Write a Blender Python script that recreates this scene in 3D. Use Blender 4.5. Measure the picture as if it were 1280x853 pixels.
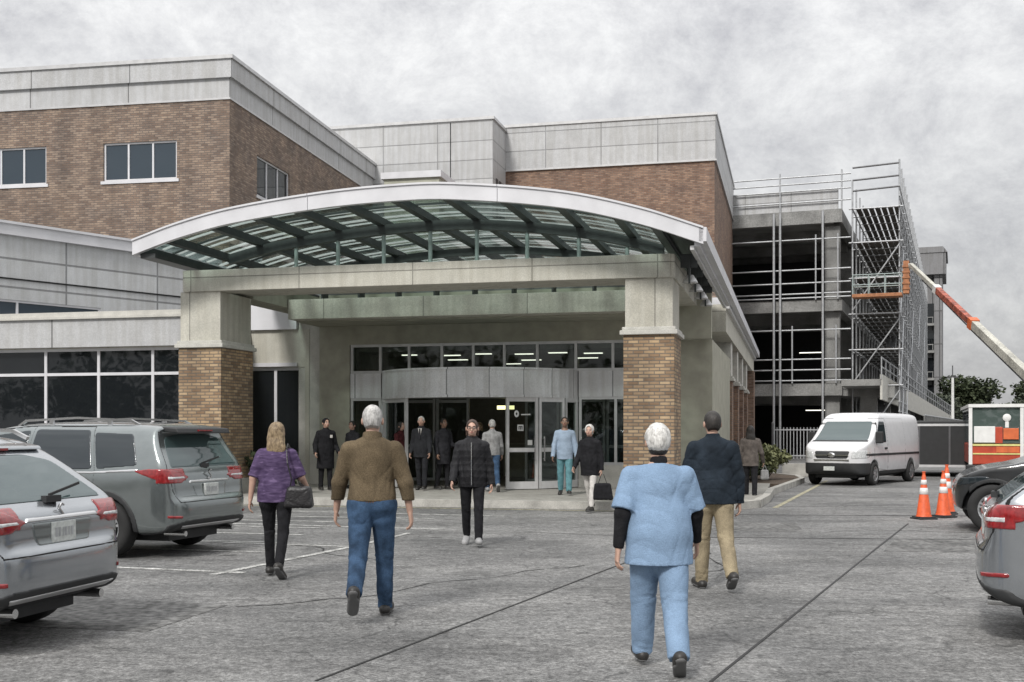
import bpy, math, random
import numpy as np
from mathutils import Vector, Matrix

for o in list(bpy.data.objects):
    bpy.data.objects.remove(o, do_unlink=True)
scene = bpy.context.scene
COL = scene.collection
R = math.radians
random.seed(7)
RNG = np.random.default_rng(11)

# ------------------------------------------------------------------ camera
cam_data = bpy.data.cameras.new("camera")
cam = bpy.data.objects.new("camera", cam_data)
COL.objects.link(cam)
cam.location = (0, 0, 1.6)
cam.rotation_euler = (R(90), 0, 0)
cam_data.sensor_width = 36
cam_data.lens = 1450 / 1280 * 36
cam_data.shift_y = (538 - 426.5) / 1280
cam_data.clip_end = 4000
cam_data.clip_start = 0.05
scene.camera = cam

# ------------------------------------------------------------------ world, sun, exposure
SUN_EL, SUN_AZ = 42, 205          # degrees; azimuth clockwise from +Y (behind the camera, a little to its left)
world = bpy.data.worlds.new("World")
scene.world = world
world.use_nodes = True
wn, wl = world.node_tree.nodes, world.node_tree.links
wn.clear()
w_out = wn.new("ShaderNodeOutputWorld")
w_bg = wn.new("ShaderNodeBackground")
w_bg.inputs["Strength"].default_value = 0.1
sky = wn.new("ShaderNodeTexSky")
sky.sky_type = 'NISHITA'
sky.sun_disc = False
sky.sun_elevation = R(SUN_EL)
sky.sun_rotation = R(SUN_AZ)
sky.dust_density = 3.0
w_tc = wn.new("ShaderNodeTexCoord")
w_sep = wn.new("ShaderNodeSeparateXYZ")
wl.new(w_tc.outputs["Generated"], w_sep.inputs[0])
def wmath(op, a, b=None):
    n = wn.new("ShaderNodeMath"); n.operation = op
    for i, x in enumerate((a, b)):
        if x is None: continue
        if isinstance(x, (int, float)): n.inputs[i].default_value = x
        else: wl.new(x, n.inputs[i])
    return n.outputs[0]
# overcast dome: three times brighter overhead than at the horizon, plus cloud texture
el = wmath('MAXIMUM', w_sep.outputs[2], 0.0)
dome = wmath('ADD', wmath('MULTIPLY', wmath('POWER', el, 1.25), 12.0), 4.6)
w_map = wn.new("ShaderNodeMapping"); w_map.inputs["Scale"].default_value = (1.0, 1.0, 1.35)
wl.new(w_tc.outputs["Generated"], w_map.inputs[0])
w_no = wn.new("ShaderNodeTexNoise"); w_no.inputs["Scale"].default_value = 10
w_no.inputs["Detail"].default_value = 9; w_no.inputs["Roughness"].default_value = 0.74
w_no.inputs["Distortion"].default_value = 0.15
wl.new(w_map.outputs[0], w_no.inputs["Vector"])
w_no2 = wn.new("ShaderNodeTexNoise"); w_no2.inputs["Scale"].default_value = 1.7
w_no2.inputs["Detail"].default_value = 4
wl.new(w_map.outputs[0], w_no2.inputs["Vector"])
w_cr = wn.new("ShaderNodeValToRGB")
w_cr.color_ramp.elements[0].position = 0.36; w_cr.color_ramp.elements[0].color = (0.62, 0.62, 0.645, 1)
w_cr.color_ramp.elements[1].position = 0.62; w_cr.color_ramp.elements[1].color = (1.08, 1.08, 1.075, 1)
wl.new(wmath('ADD', wmath('MULTIPLY', w_no.outputs["Fac"], 0.72), wmath('MULTIPLY', w_no2.outputs["Fac"], 0.28)), w_cr.inputs[0])
w_mul = wn.new("ShaderNodeVectorMath"); w_mul.operation = 'SCALE'
wl.new(w_cr.outputs[0], w_mul.inputs[0]); wl.new(dome, w_mul.inputs["Scale"])
w_mix = wn.new("ShaderNodeMixRGB"); w_mix.inputs[0].default_value = 0.93
wl.new(sky.outputs[0], w_mix.inputs[1]); wl.new(w_mul.outputs[0], w_mix.inputs[2])
wl.new(w_mix.outputs[0], w_bg.inputs["Color"])
wl.new(w_bg.outputs[0], w_out.inputs["Surface"])

sun_data = bpy.data.lights.new("sun", 'SUN')
sun_data.energy = 2.1
sun_data.angle = R(10)
sun_data.color = (1.0, 0.97, 0.93)
sun = bpy.data.objects.new("sun", sun_data)
COL.objects.link(sun)
sun.rotation_euler = (R(90 - SUN_EL), 0, R(180 - SUN_AZ))
vs = scene.view_settings
vs.view_transform = 'Standard'; vs.look = 'None'; vs.gamma = 1; vs.exposure = 0.34
vs.use_curve_mapping = False
scene.cycles.max_bounces = 6
scene.cycles.transparent_max_bounces = 12
scene.cycles.use_denoising = True

# ------------------------------------------------------------------ materials
def new_mat(name):
    m = bpy.data.materials.new(name); m.use_nodes = True
    n, l = m.node_tree.nodes, m.node_tree.links
    return m, n, l, n["Principled BSDF"]

def ramp(n, c0, c1, p0=0.3, p1=0.7):
    r = n.new("ShaderNodeValToRGB")
    r.color_ramp.elements[0].position = p0; r.color_ramp.elements[0].color = (*c0, 1)
    r.color_ramp.elements[1].position = p1; r.color_ramp.elements[1].color = (*c1, 1)
    return r

def mat(name, col, rough=0.6, metal=0.0, var=0.15, scale=6.0, bump=0.0, bscale=60.0, coat=0.0, grain=0.0, gscale=180.0, spec=None):
    """plain material with broad and fine variation of its colour and an optional bump"""
    m, n, l, b = new_mat(name)
    tc = n.new("ShaderNodeTexCoord")
    no = n.new("ShaderNodeTexNoise"); no.inputs["Scale"].default_value = scale; no.inputs["Detail"].default_value = 6
    l.new(tc.outputs["Object"], no.inputs["Vector"])
    lo = tuple(c * (1 - var) for c in col); hi = tuple(min(1, c * (1 + var)) for c in col)
    r = ramp(n, lo, hi); l.new(no.outputs["Fac"], r.inputs[0])
    out = r.outputs[0]
    if grain > 0:
        g = n.new("ShaderNodeTexNoise"); g.inputs["Scale"].default_value = gscale; g.inputs["Detail"].default_value = 2
        l.new(tc.outputs["Object"], g.inputs["Vector"])
        gr = ramp(n, (1 - grain,) * 3, (1 + grain,) * 3, 0.35, 0.65); l.new(g.outputs["Fac"], gr.inputs[0])
        mx = n.new("ShaderNodeMixRGB"); mx.blend_type = 'MULTIPLY'; mx.inputs[0].default_value = 1
        l.new(out, mx.inputs[1]); l.new(gr.outputs[0], mx.inputs[2]); out = mx.outputs[0]
    l.new(out, b.inputs["Base Color"])
    b.inputs["Roughness"].default_value = rough; b.inputs["Metallic"].default_value = metal
    if spec is not None: b.inputs["Specular IOR Level"].default_value = spec
    if coat: b.inputs["Coat Weight"].default_value = coat; b.inputs["Coat Roughness"].default_value = 0.08
    if bump > 0:
        bn = n.new("ShaderNodeTexNoise"); bn.inputs["Scale"].default_value = bscale; bn.inputs["Detail"].default_value = 5
        l.new(tc.outputs["Object"], bn.inputs["Vector"])
        bp = n.new("ShaderNodeBump"); bp.inputs["Strength"].default_value = bump; bp.inputs["Distance"].default_value = 0.02
        l.new(bn.outputs["Fac"], bp.inputs["Height"]); l.new(bp.outputs[0], b.inputs["Normal"])
    return m

def wall_vec(n, l):
    """vector (x + y, z): runs along any vertical wall that follows its object's axes"""
    tc = n.new("ShaderNodeTexCoord"); s = n.new("ShaderNodeSeparateXYZ"); l.new(tc.outputs["Object"], s.inputs[0])
    a = n.new("ShaderNodeMath"); a.operation = 'ADD'; l.new(s.outputs[0], a.inputs[0]); l.new(s.outputs[1], a.inputs[1])
    c = n.new("ShaderNodeCombineXYZ"); l.new(a.outputs[0], c.inputs[0]); l.new(s.outputs[2], c.inputs[1])
    return c.outputs[0], tc

def brick_mat(name, c1, c2, mortar, bw=0.22, rh=0.075, mort=0.010):
    m, n, l, b = new_mat(name)
    v, tc = wall_vec(n, l)
    br = n.new("ShaderNodeTexBrick"); l.new(v, br.inputs["Vector"])
    br.inputs["Scale"].default_value = 1; br.inputs["Brick Width"].default_value = bw; br.inputs["Row Height"].default_value = rh
    br.inputs["Mortar Size"].default_value = mort; br.inputs["Mortar Smooth"].default_value = 0.3
    br.inputs["Color1"].default_value = (*c1, 1); br.inputs["Color2"].default_value = (*c2, 1); br.inputs["Mortar"].default_value = (*mortar, 1)
    br.inputs["Bias"].default_value = -0.1
    no = n.new("ShaderNodeTexNoise"); no.inputs["Scale"].default_value = 1.1; no.inputs["Detail"].default_value = 8; no.inputs["Roughness"].default_value = 0.7
    l.new(tc.outputs["Object"], no.inputs["Vector"])
    r = ramp(n, (0.68, 0.7, 0.74), (1.25, 1.2, 1.12)); l.new(no.outputs["Fac"], r.inputs[0])
    mx = n.new("ShaderNodeMixRGB"); mx.blend_type = 'MULTIPLY'; mx.inputs[0].default_value = 1
    l.new(br.outputs["Color"], mx.inputs[1]); l.new(r.outputs[0], mx.inputs[2])
    mp = n.new("ShaderNodeMapping"); mp.inputs["Scale"].default_value = (1.6, 1.6, 0.16); l.new(tc.outputs["Object"], mp.inputs[0])
    sn = n.new("ShaderNodeTexNoise"); sn.inputs["Scale"].default_value = 1.0; sn.inputs["Detail"].default_value = 7; sn.inputs["Roughness"].default_value = 0.7; l.new(mp.outputs[0], sn.inputs["Vector"])
    sr = ramp(n, (0.85, 0.845, 0.84), (1.08, 1.08, 1.08), 0.36, 0.6); l.new(sn.outputs["Fac"], sr.inputs[0])
    mx2 = n.new("ShaderNodeMixRGB"); mx2.blend_type = 'MULTIPLY'; mx2.inputs[0].default_value = 1
    l.new(mx.outputs[0], mx2.inputs[1]); l.new(sr.outputs[0], mx2.inputs[2]); mx = mx2
    l.new(mx.outputs[0], b.inputs["Base Color"]); b.inputs["Roughness"].default_value = 0.85
    inv = n.new("ShaderNodeMath"); inv.operation = 'SUBTRACT'; inv.inputs[0].default_value = 1; l.new(br.outputs["Fac"], inv.inputs[1])
    bp = n.new("ShaderNodeBump"); bp.inputs["Strength"].default_value = 0.9; bp.inputs["Distance"].default_value = 0.02
    l.new(inv.outputs[0], bp.inputs["Height"]); l.new(bp.outputs[0], b.inputs["Normal"])
    return m

def panel_mat(name, col, pw=2.4, ph=0.9, joint=0.02, rough=0.6, metal=0.0, var=0.1, jcol=0.35, off=0.0):
    """cladding panels: joints are grooves of their own darker sealant"""
    m, n, l, b = new_mat(name)
    v, tc = wall_vec(n, l)
    br = n.new("ShaderNodeTexBrick"); l.new(v, br.inputs["Vector"])
    br.offset = off; br.inputs["Scale"].default_value = 1; br.inputs["Brick Width"].default_value = pw; br.inputs["Row Height"].default_value = ph
    br.inputs["Mortar Size"].default_value = joint; br.inputs["Mortar Smooth"].default_value = 0.1
    br.inputs["Color1"].default_value = (*[c * 0.94 for c in col], 1); br.inputs["Color2"].default_value = (*[c * 1.06 for c in col], 1)
    br.inputs["Mortar"].default_value = (*[c * jcol for c in col], 1)
    no = n.new("ShaderNodeTexNoise"); no.inputs["Scale"].default_value = 2.2; no.inputs["Detail"].default_value = 9; no.inputs["Roughness"].default_value = 0.72
    l.new(tc.outputs["Object"], no.inputs["Vector"])
    r = ramp(n, (1 - var,) * 3, (1 + var,) * 3); l.new(no.outputs["Fac"], r.inputs[0])
    mx = n.new("ShaderNodeMixRGB"); mx.blend_type = 'MULTIPLY'; mx.inputs[0].default_value = 1
    l.new(br.outputs["Color"], mx.inputs[1]); l.new(r.outputs[0], mx.inputs[2])
    # rain streaks: noise stretched down the wall
    mp = n.new("ShaderNodeMapping"); mp.inputs["Scale"].default_value = (5, 5, 0.35); l.new(tc.outputs["Object"], mp.inputs[0])
    sn = n.new("ShaderNodeTexNoise"); sn.inputs["Scale"].default_value = 1.2; sn.inputs["Detail"].default_value = 4; l.new(mp.outputs[0], sn.inputs["Vector"])
    sr = ramp(n, (0.9, 0.89, 0.87), (1.04, 1.04, 1.04), 0.35, 0.6); l.new(sn.outputs["Fac"], sr.inputs[0])
    mx2 = n.new("ShaderNodeMixRGB"); mx2.blend_type = 'MULTIPLY'; mx2.inputs[0].default_value = 1
    l.new(mx.outputs[0], mx2.inputs[1]); l.new(sr.outputs[0], mx2.inputs[2])
    gn = n.new("ShaderNodeTexNoise"); gn.inputs["Scale"].default_value = 45; gn.inputs["Detail"].default_value = 3; l.new(tc.outputs["Object"], gn.inputs["Vector"])
    gr = ramp(n, (0.88,) * 3, (1.12,) * 3, 0.35, 0.65); l.new(gn.outputs["Fac"], gr.inputs[0])
    mx3 = n.new("ShaderNodeMixRGB"); mx3.blend_type = 'MULTIPLY'; mx3.inputs[0].default_value = 1
    l.new(mx2.outputs[0], mx3.inputs[1]); l.new(gr.outputs[0], mx3.inputs[2])
    l.new(mx3.outputs[0], b.inputs["Base Color"])
    b.inputs["Roughness"].default_value = rough; b.inputs["Metallic"].default_value = metal
    inv = n.new("ShaderNodeMath"); inv.operation = 'SUBTRACT'; inv.inputs[0].default_value = 1; l.new(br.outputs["Fac"], inv.inputs[1])
    bp = n.new("ShaderNodeBump"); bp.inputs["Strength"].default_value = 0.6; bp.inputs["Distance"].default_value = 0.015
    l.new(inv.outputs[0], bp.inputs["Height"]); l.new(bp.outputs[0], b.inputs["Normal"])
    return m

def schlick(n, l, ior, normal=None):
    """mirror share of a thin pane, the same from both sides"""
    f0 = ((ior - 1) / (ior + 1)) ** 2
    lw = n.new("ShaderNodeLayerWeight"); lw.inputs["Blend"].default_value = 0.5
    if normal is not None: l.new(normal, lw.inputs["Normal"])
    p = n.new("ShaderNodeMath"); p.operation = 'POWER'; p.inputs[1].default_value = 5; l.new(lw.outputs["Facing"], p.inputs[0])
    m = n.new("ShaderNodeMath"); m.operation = 'MULTIPLY_ADD'; m.inputs[1].default_value = 1 - f0; m.inputs[2].default_value = f0; l.new(p.outputs[0], m.inputs[0])
    return m.outputs[0]

def glass_mat(name, tint=(0.5, 0.55, 0.55), ior=1.5, rough=0.02, see=1.0, body=(0.02, 0.025, 0.03)):
    """window glass: tinted see-through sheet with a Fresnel mirror on it (see < 1 adds a dark film)"""
    m, n, l, b = new_mat(name)
    n.remove(b)
    out = n["Material Output"]
    tr = n.new("ShaderNodeBsdfTransparent"); tr.inputs[0].default_value = (*tint, 1)
    df = n.new("ShaderNodeBsdfDiffuse"); df.inputs[0].default_value = (*body, 1)
    gl = n.new("ShaderNodeBsdfGlossy"); gl.inputs["Roughness"].default_value = rough; gl.inputs[0].default_value = (0.95, 0.98, 1, 1)
    tc = n.new("ShaderNodeTexCoord"); no = n.new("ShaderNodeTexNoise"); no.inputs["Scale"].default_value = 1.3; no.inputs["Detail"].default_value = 2
    l.new(tc.outputs["Object"], no.inputs["Vector"])
    bp = n.new("ShaderNodeBump"); bp.inputs["Strength"].default_value = 0.03; bp.inputs["Distance"].default_value = 0.05
    l.new(no.outputs["Fac"], bp.inputs["Height"])
    fr = schlick(n, l, ior, bp.outputs[0])
    l.new(bp.outputs[0], gl.inputs["Normal"])
    m1 = n.new("ShaderNodeMixShader"); m1.inputs[0].default_value = see; l.new(df.outputs[0], m1.inputs[1]); l.new(tr.outputs[0], m1.inputs[2])
    m2 = n.new("ShaderNodeMixShader"); l.new(fr, m2.inputs[0]); l.new(m1.outputs[0], m2.inputs[1]); l.new(gl.outputs[0], m2.inputs[2])
    l.new(m2.outputs[0], out.inputs["Surface"])
    return m

def emit_mat(name, col, s):
    m, n, l, b = new_mat(name)
    b.inputs["Base Color"].default_value = (*col, 1)
    b.inputs["Emission Color"].default_value = (*col, 1); b.inputs["Emission Strength"].default_value = s
    return m

def canopy_glass_mat():
    """laminated green glass with printed pale bands"""
    m, n, l, b = new_mat("canopy glass"); n.remove(b); out = n["Material Output"]
    tc = n.new("ShaderNodeTexCoord"); s = n.new("ShaderNodeSeparateXYZ"); l.new(tc.outputs["Object"], s.inputs[0])
    mu = n.new("ShaderNodeMath"); mu.operation = 'MULTIPLY'; mu.inputs[1].default_value = 1.0; l.new(s.outputs[1], mu.inputs[0])
    fr = n.new("ShaderNodeMath"); fr.operation = 'FRACT'; l.new(mu.outputs[0], fr.inputs[0])
    r = n.new("ShaderNodeValToRGB"); r.color_ramp.interpolation = 'CONSTANT'
    e = r.color_ramp.elements
    e[0].position = 0; e[0].color = (0, 0, 0, 1); e[1].position = 0.40; e[1].color = (1, 1, 1, 1)
    x = e.new(0.55); x.color = (0, 0, 0, 1)
    x = e.new(0.80); x.color = (1, 1, 1, 1); x = e.new(0.9); x.color = (0, 0, 0, 1)
    l.new(fr.outputs[0], r.inputs[0])
    no = n.new("ShaderNodeTexNoise"); no.inputs["Scale"].default_value = 0.9; no.inputs["Detail"].default_value = 5; l.new(tc.outputs["Object"], no.inputs["Vector"])
    tr = n.new("ShaderNodeBsdfTransparent")
    tint = ramp(n, (0.66, 0.755, 0.725), (0.80, 0.875, 0.85), 0.38, 0.62); l.new(no.outputs["Fac"], tint.inputs[0]); l.new(tint.outputs[0], tr.inputs[0])
    tl = n.new("ShaderNodeBsdfTranslucent"); tl.inputs[0].default_value = (0.54, 0.575, 0.56, 1)
    m1 = n.new("ShaderNodeMixShader"); l.new(r.outputs[0], m1.inputs[0]); l.new(tr.outputs[0], m1.inputs[1]); l.new(tl.outputs[0], m1.inputs[2])
    gl = n.new("ShaderNodeBsdfGlossy"); gl.inputs["Roughness"].default_value = 0.05
    f = schlick(n, l, 1.45)
    m2 = n.new("ShaderNodeMixShader"); l.new(f, m2.inputs[0]); l.new(m1.outputs[0], m2.inputs[1]); l.new(gl.outputs[0], m2.inputs[2])
    l.new(m2.outputs[0], out.inputs["Surface"])
    return m

def asphalt_mat():
    m, n, l, b = new_mat("asphalt")
    tc = n.new("ShaderNodeTexCoord")
    def noise(s, d, rg=0.6):
        x = n.new("ShaderNodeTexNoise"); x.inputs["Scale"].default_value = s; x.inputs["Detail"].default_value = d; x.inputs["Roughness"].default_value = rg
        l.new(tc.outputs["Object"], x.inputs["Vector"]); return x.outputs["Fac"]
    def mul(a, c):
        x = n.new("ShaderNodeMixRGB"); x.blend_type = 'MULTIPLY'; x.inputs[0].default_value = 1; l.new(a, x.inputs[1]); l.new(c, x.inputs[2]); return x.outputs[0]
    base = ramp(n, (0.115, 0.115, 0.113), (0.20, 0.198, 0.192), 0.38, 0.62); l.new(noise(0.35, 8, 0.65), base.inputs[0])
    g1 = ramp(n, (0.40,) * 3, (1.60,) * 3, 0.38, 0.62); l.new(noise(30, 5, 0.85), g1.inputs[0])
    g2 = ramp(n, (0.50,) * 3, (1.50,) * 3, 0.38, 0.62); l.new(noise(9, 7, 0.85), g2.inputs[0])
    # oil spots and tyre-polished patches
    st = ramp(n, (0.55,) * 3, (1.0,) * 3, 0.30, 0.42); l.new(noise(1.5, 6, 0.7), st.inputs[0])
    # long dark streaks along the traffic direction, small dark oil drips
    ms = n.new("ShaderNodeMapping"); ms.inputs["Scale"].default_value = (0.40, 1.1, 1); l.new(tc.outputs["Object"], ms.inputs[0])
    ns = n.new("ShaderNodeTexNoise"); ns.inputs["Scale"].default_value = 0.9; ns.inputs["Detail"].default_value = 7; ns.inputs["Roughness"].default_value = 0.75; l.new(ms.outputs[0], ns.inputs["Vector"])
    sk = ramp(n, (0.70,) * 3, (1.10,) * 3, 0.36, 0.56); l.new(ns.outputs["Fac"], sk.inputs[0])
    dr = ramp(n, (0.45,) * 3, (1.0,) * 3, 0.27, 0.33); l.new(noise(3.2, 3, 0.5), dr.inputs[0])
    out = mul(mul(mul(mul(mul(base.outputs[0], g1.outputs[0]), g2.outputs[0]), st.outputs[0]), sk.outputs[0]), dr.outputs[0])
    # fine cracks
    vo = n.new("ShaderNodeTexVoronoi"); vo.feature = 'DISTANCE_TO_EDGE'; vo.inputs["Scale"].default_value = 0.42
    wv = n.new("ShaderNodeVectorMath"); wv.operation = 'ADD'
    nn = n.new("ShaderNodeTexNoise"); nn.inputs["Scale"].default_value = 1.2; nn.inputs["Detail"].default_value = 5; l.new(tc.outputs["Object"], nn.inputs["Vector"])
    sc = n.new("ShaderNodeVectorMath"); sc.operation = 'SCALE'; sc.inputs["Scale"].default_value = 0.8; l.new(nn.outputs["Color"], sc.inputs[0])
    l.new(tc.outputs["Object"], wv.inputs[0]); l.new(sc.outputs[0], wv.inputs[1]); l.new(wv.outputs[0], vo.inputs["Vector"])
    cr = ramp(n, (0.55,) * 3, (1, 1, 1), 0.002, 0.007); l.new(vo.outputs["Distance"], cr.inputs[0])
    out = mul(out, cr.outputs[0])
    l.new(out, b.inputs["Base Color"])
    rr = ramp(n, (0.55,) * 3, (0.9,) * 3, 0.35, 0.6); l.new(noise(0.9, 6, 0.7), rr.inputs[0]); l.new(rr.outputs[0], b.inputs["Roughness"])
    bp = n.new("ShaderNodeBump"); bp.inputs["Strength"].default_value = 0.8; bp.inputs["Distance"].default_value = 0.012
    l.new(noise(70, 3), bp.inputs["Height"]); l.new(bp.outputs[0], b.inputs["Normal"])
    return m

def leaf_mat(name, c0, c1):
    m, n, l, b = new_mat(name)
    oi = n.new("ShaderNodeNewGeometry")
    r = ramp(n, c0, c1, 0.0, 1.0); l.new(oi.outputs["Random Per Island"], r.inputs[0])
    l.new(r.outputs[0], b.inputs["Base Color"]); b.inputs["Roughness"].default_value = 0.7
    b.inputs["Specular IOR Level"].default_value = 0.2
    return m

M = {}
M['asphalt'] = asphalt_mat()
M['patch'] = mat("patched asphalt", (0.125, 0.124, 0.12), 0.85, var=0.4, scale=2, bump=0.6, bscale=70, grain=0.5, gscale=12)
M['sidewalk'] = panel_mat("sidewalk concrete", (0.30, 0.29, 0.265), 1.5, 3.0, 0.012, 0.9, var=0.25, jcol=0.5)
M['sidewalk'].node_tree.nodes["Principled BSDF"].inputs["Roughness"].default_value = 0.9
M['kerb'] = mat("kerb concrete", (0.38, 0.37, 0.34), 0.9, var=0.25, scale=3, bump=0.3, grain=0.15, gscale=60)
M['line'] = mat("worn road paint", (0.34, 0.34, 0.325), 0.8, var=0.55, scale=5, grain=0.45, gscale=40)
M['lineyellow'] = mat("worn yellow paint", (0.32, 0.30, 0.21), 0.8, var=0.55, scale=9, grain=0.3, gscale=50)
M['joint'] = mat("tar joint", (0.012, 0.012, 0.012), 0.6, var=0.3)
M['soil'] = mat("mulch", (0.10, 0.075, 0.055), 0.95, var=0.4, scale=20, bump=0.8, bscale=50)
M['brick'] = brick_mat("brown brick", (0.18, 0.128, 0.10), (0.34, 0.262, 0.205), (0.17, 0.15, 0.135))
M['brickpier'] = brick_mat("tan brick", (0.21, 0.138, 0.085), (0.47, 0.35, 0.22), (0.16, 0.14, 0.115), 0.215, 0.07, 0.010)
M['brickred'] = brick_mat("red brick", (0.19, 0.112, 0.08), (0.35, 0.235, 0.17), (0.19, 0.165, 0.145))
M['concrete'] = panel_mat("beige precast concrete", (0.50, 0.485, 0.425), 2.6, 5.0, 0.012, 0.85, var=0.12, jcol=0.5)
M['cast'] = mat("pale cast stone", (0.50, 0.49, 0.45), 0.85, var=0.12, scale=4, bump=0.2, grain=0.12, gscale=50)
M['panel'] = panel_mat("grey metal panels", (0.44, 0.445, 0.45), 2.6, 0.86, 0.022, 0.5, var=0.1, jcol=0.55)
M['panelsmall'] = panel_mat("grey metal panels small", (0.46, 0.47, 0.475), 3.1, 0.8, 0.03, 0.55, var=0.1, jcol=0.45)
M['parapet'] = panel_mat("parapet panels", (0.45, 0.455, 0.46), 3.6, 30, 0.02, 0.6, var=0.1)
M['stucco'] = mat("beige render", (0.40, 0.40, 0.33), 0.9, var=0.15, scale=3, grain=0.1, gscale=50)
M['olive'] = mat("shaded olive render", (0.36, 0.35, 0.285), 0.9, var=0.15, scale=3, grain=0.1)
M['whitemetal'] = mat("white painted metal", (0.62, 0.62, 0.64), 0.4, var=0.08, scale=2, grain=0.06)
M['frame'] = mat("pale aluminium frame", (0.62, 0.62, 0.62), 0.4, metal=0.3, var=0.08)
M['alu'] = mat("brushed aluminium", (0.52, 0.52, 0.52), 0.38, metal=0.5, var=0.1, scale=4)
M['alupanel'] = panel_mat("aluminium band", (0.62, 0.62, 0.63), 1.15, 10, 0.014, 0.42, metal=0.25, var=0.1)
M['darkframe'] = mat("dark bronze frame", (0.07, 0.07, 0.075), 0.5, metal=0.3)
M['steel'] = mat("dark painted steel", (0.04, 0.045, 0.045), 0.5, var=0.2)
M['greysteel'] = mat("grey painted steel", (0.32, 0.38, 0.37), 0.5, var=0.15)
M['roof'] = mat("grey roofing", (0.22, 0.22, 0.22), 0.9)
M['darkglass'] = glass_mat("dark window glass", see=0.0, body=(0.012, 0.014, 0.016), ior=1.6)
M['blueglass'] = glass_mat("blue grey window glass", see=0.0, body=(0.035, 0.05, 0.065), ior=1.62)
M['clearglass'] = glass_mat("clear glass", tint=(0.72, 0.76, 0.74), ior=1.45)
M['canopyglass'] = canopy_glass_mat()
M['interior'] = mat("interior wall", (0.26, 0.25, 0.22), 0.9)
M['interiorfloor'] = mat("interior floor", (0.12, 0.11, 0.09), 0.4)
M['lamp'] = emit_mat("lamp", (1.0, 0.97, 0.85), 1.6)
M['lampyellow'] = emit_mat("warm lamp", (0.95, 0.9, 0.45), 1.6)
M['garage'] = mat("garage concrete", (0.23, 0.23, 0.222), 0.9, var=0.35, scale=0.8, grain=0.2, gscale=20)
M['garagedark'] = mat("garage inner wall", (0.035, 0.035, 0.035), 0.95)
M['tube'] = mat("galvanised tube", (0.42, 0.43, 0.44), 0.45, metal=0.4)
M['tubedark'] = mat("dark tube", (0.12, 0.12, 0.125), 0.5, metal=0.4)
M['board'] = mat("scaffold boards", (0.09, 0.082, 0.07), 0.9, var=0.3)
M['orange'] = mat("orange painted steel", (0.36, 0.15, 0.065), 0.6, var=0.3)
M['rust'] = mat("dull red painted steel", (0.30, 0.08, 0.05), 0.6, var=0.5, scale=2.5, grain=0.3, gscale=10)
M['cream'] = mat("cream painted steel", (0.42, 0.41, 0.36), 0.6, var=0.3, scale=1.5, grain=0.25, gscale=14)
M['towergrey'] = panel_mat("grey stone facade", (0.20, 0.20, 0.205), 4, 4, 0.05, 0.9)
M['rubber'] = mat("tyre rubber", (0.018, 0.018, 0.018), 0.85, var=0.2, bump=0.1)
M['rim'] = mat("alloy rim", (0.55, 0.56, 0.57), 0.3, metal=0.8, var=0.05)
M['blackplastic'] = mat("black plastic", (0.022, 0.023, 0.024), 0.6, var=0.15, bump=0.1, bscale=200)
M['chrome'] = mat("chrome", (0.7, 0.7, 0.7), 0.15, metal=1.0, var=0.02)
M['silver'] = mat("silver car paint", (0.36, 0.38, 0.40), 0.2, metal=0.8, var=0.05, coat=1.0, grain=0.05)
M['silverdark'] = mat("grey green car paint", (0.23, 0.255, 0.255), 0.2, metal=0.8, var=0.06, coat=1.0, grain=0.05)
M['blackpaint'] = mat("black car paint", (0.014, 0.015, 0.016), 0.3, var=0.1, coat=0.8)
M['whitepaint'] = mat("white van paint", (0.62, 0.62, 0.63), 0.35, var=0.05, coat=0.5)
M['carglass'] = glass_mat("car glass", see=0.0, body=(0.02, 0.026, 0.03), ior=1.7)
M['carglasslight'] = glass_mat("pale reflecting car glass", see=0.0, body=(0.05, 0.075, 0.075), ior=1.9)
M['taillight'] = mat("red lamp lens", (0.23, 0.010, 0.012), 0.12, var=0.35, scale=25, coat=1.0)
M['lens'] = mat("clear lamp lens", (0.55, 0.56, 0.56), 0.12, var=0.25, scale=30, coat=1.0)
M['plate'] = mat("number plate", (0.50, 0.52, 0.50), 0.5, var=0.2, scale=30)
M['seam'] = mat("panel gap", (0.01, 0.01, 0.01), 0.9)
M['coneorange'] = mat("cone orange", (0.66, 0.105, 0.03), 0.55, var=0.2, scale=12, grain=0.1)
M['conewhite'] = mat("reflective collar", (0.72, 0.70, 0.68), 0.5, var=0.12, scale=14)
M['truckred'] = mat("fire red paint", (0.44, 0.06, 0.028), 0.4, var=0.15, coat=0.4)
M['truckorange'] = mat("orange red panel", (0.58, 0.13, 0.04), 0.5, var=0.15)
M['truckglass'] = glass_mat("green grey truck glass", see=0.0, body=(0.075, 0.10, 0.092), ior=1.9)
M['white'] = mat("white paint", (0.70, 0.70, 0.68), 0.5, var=0.08)
M['yellowstripe'] = mat("yellow stripe", (0.62, 0.58, 0.22), 0.5)
M['leafdark'] = leaf_mat("dark leaves", (0.018, 0.026, 0.014), (0.07, 0.085, 0.045))
M['leafgrey'] = leaf_mat("hazed grey green leaves", (0.035, 0.045, 0.035), (0.12, 0.135, 0.095))  # leaf colours lightened towards grey to paint in distance haze
M['leafvar'] = leaf_mat("olive leaves", (0.045, 0.052, 0.02), (0.22, 0.23, 0.12))
M['bark'] = mat("bark", (0.07, 0.06, 0.05), 0.95, var=0.3, bump=0.5)

# ------------------------------------------------------------------ object helpers
def tag(o, label=None, cat=None, group=None, kind=None):
    if label: o['label'] = label
    if cat: o['category'] = cat
    if group: o['group'] = group
    if kind: o['kind'] = kind
    return o

def empty(name, loc, rz, label, cat, group=None):
    o = bpy.data.objects.new(name, None); COL.objects.link(o)
    o.empty_display_size = 0.3
    o.location = loc; o.rotation_euler = (0, 0, rz)
    return tag(o, label, cat, group)

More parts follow.
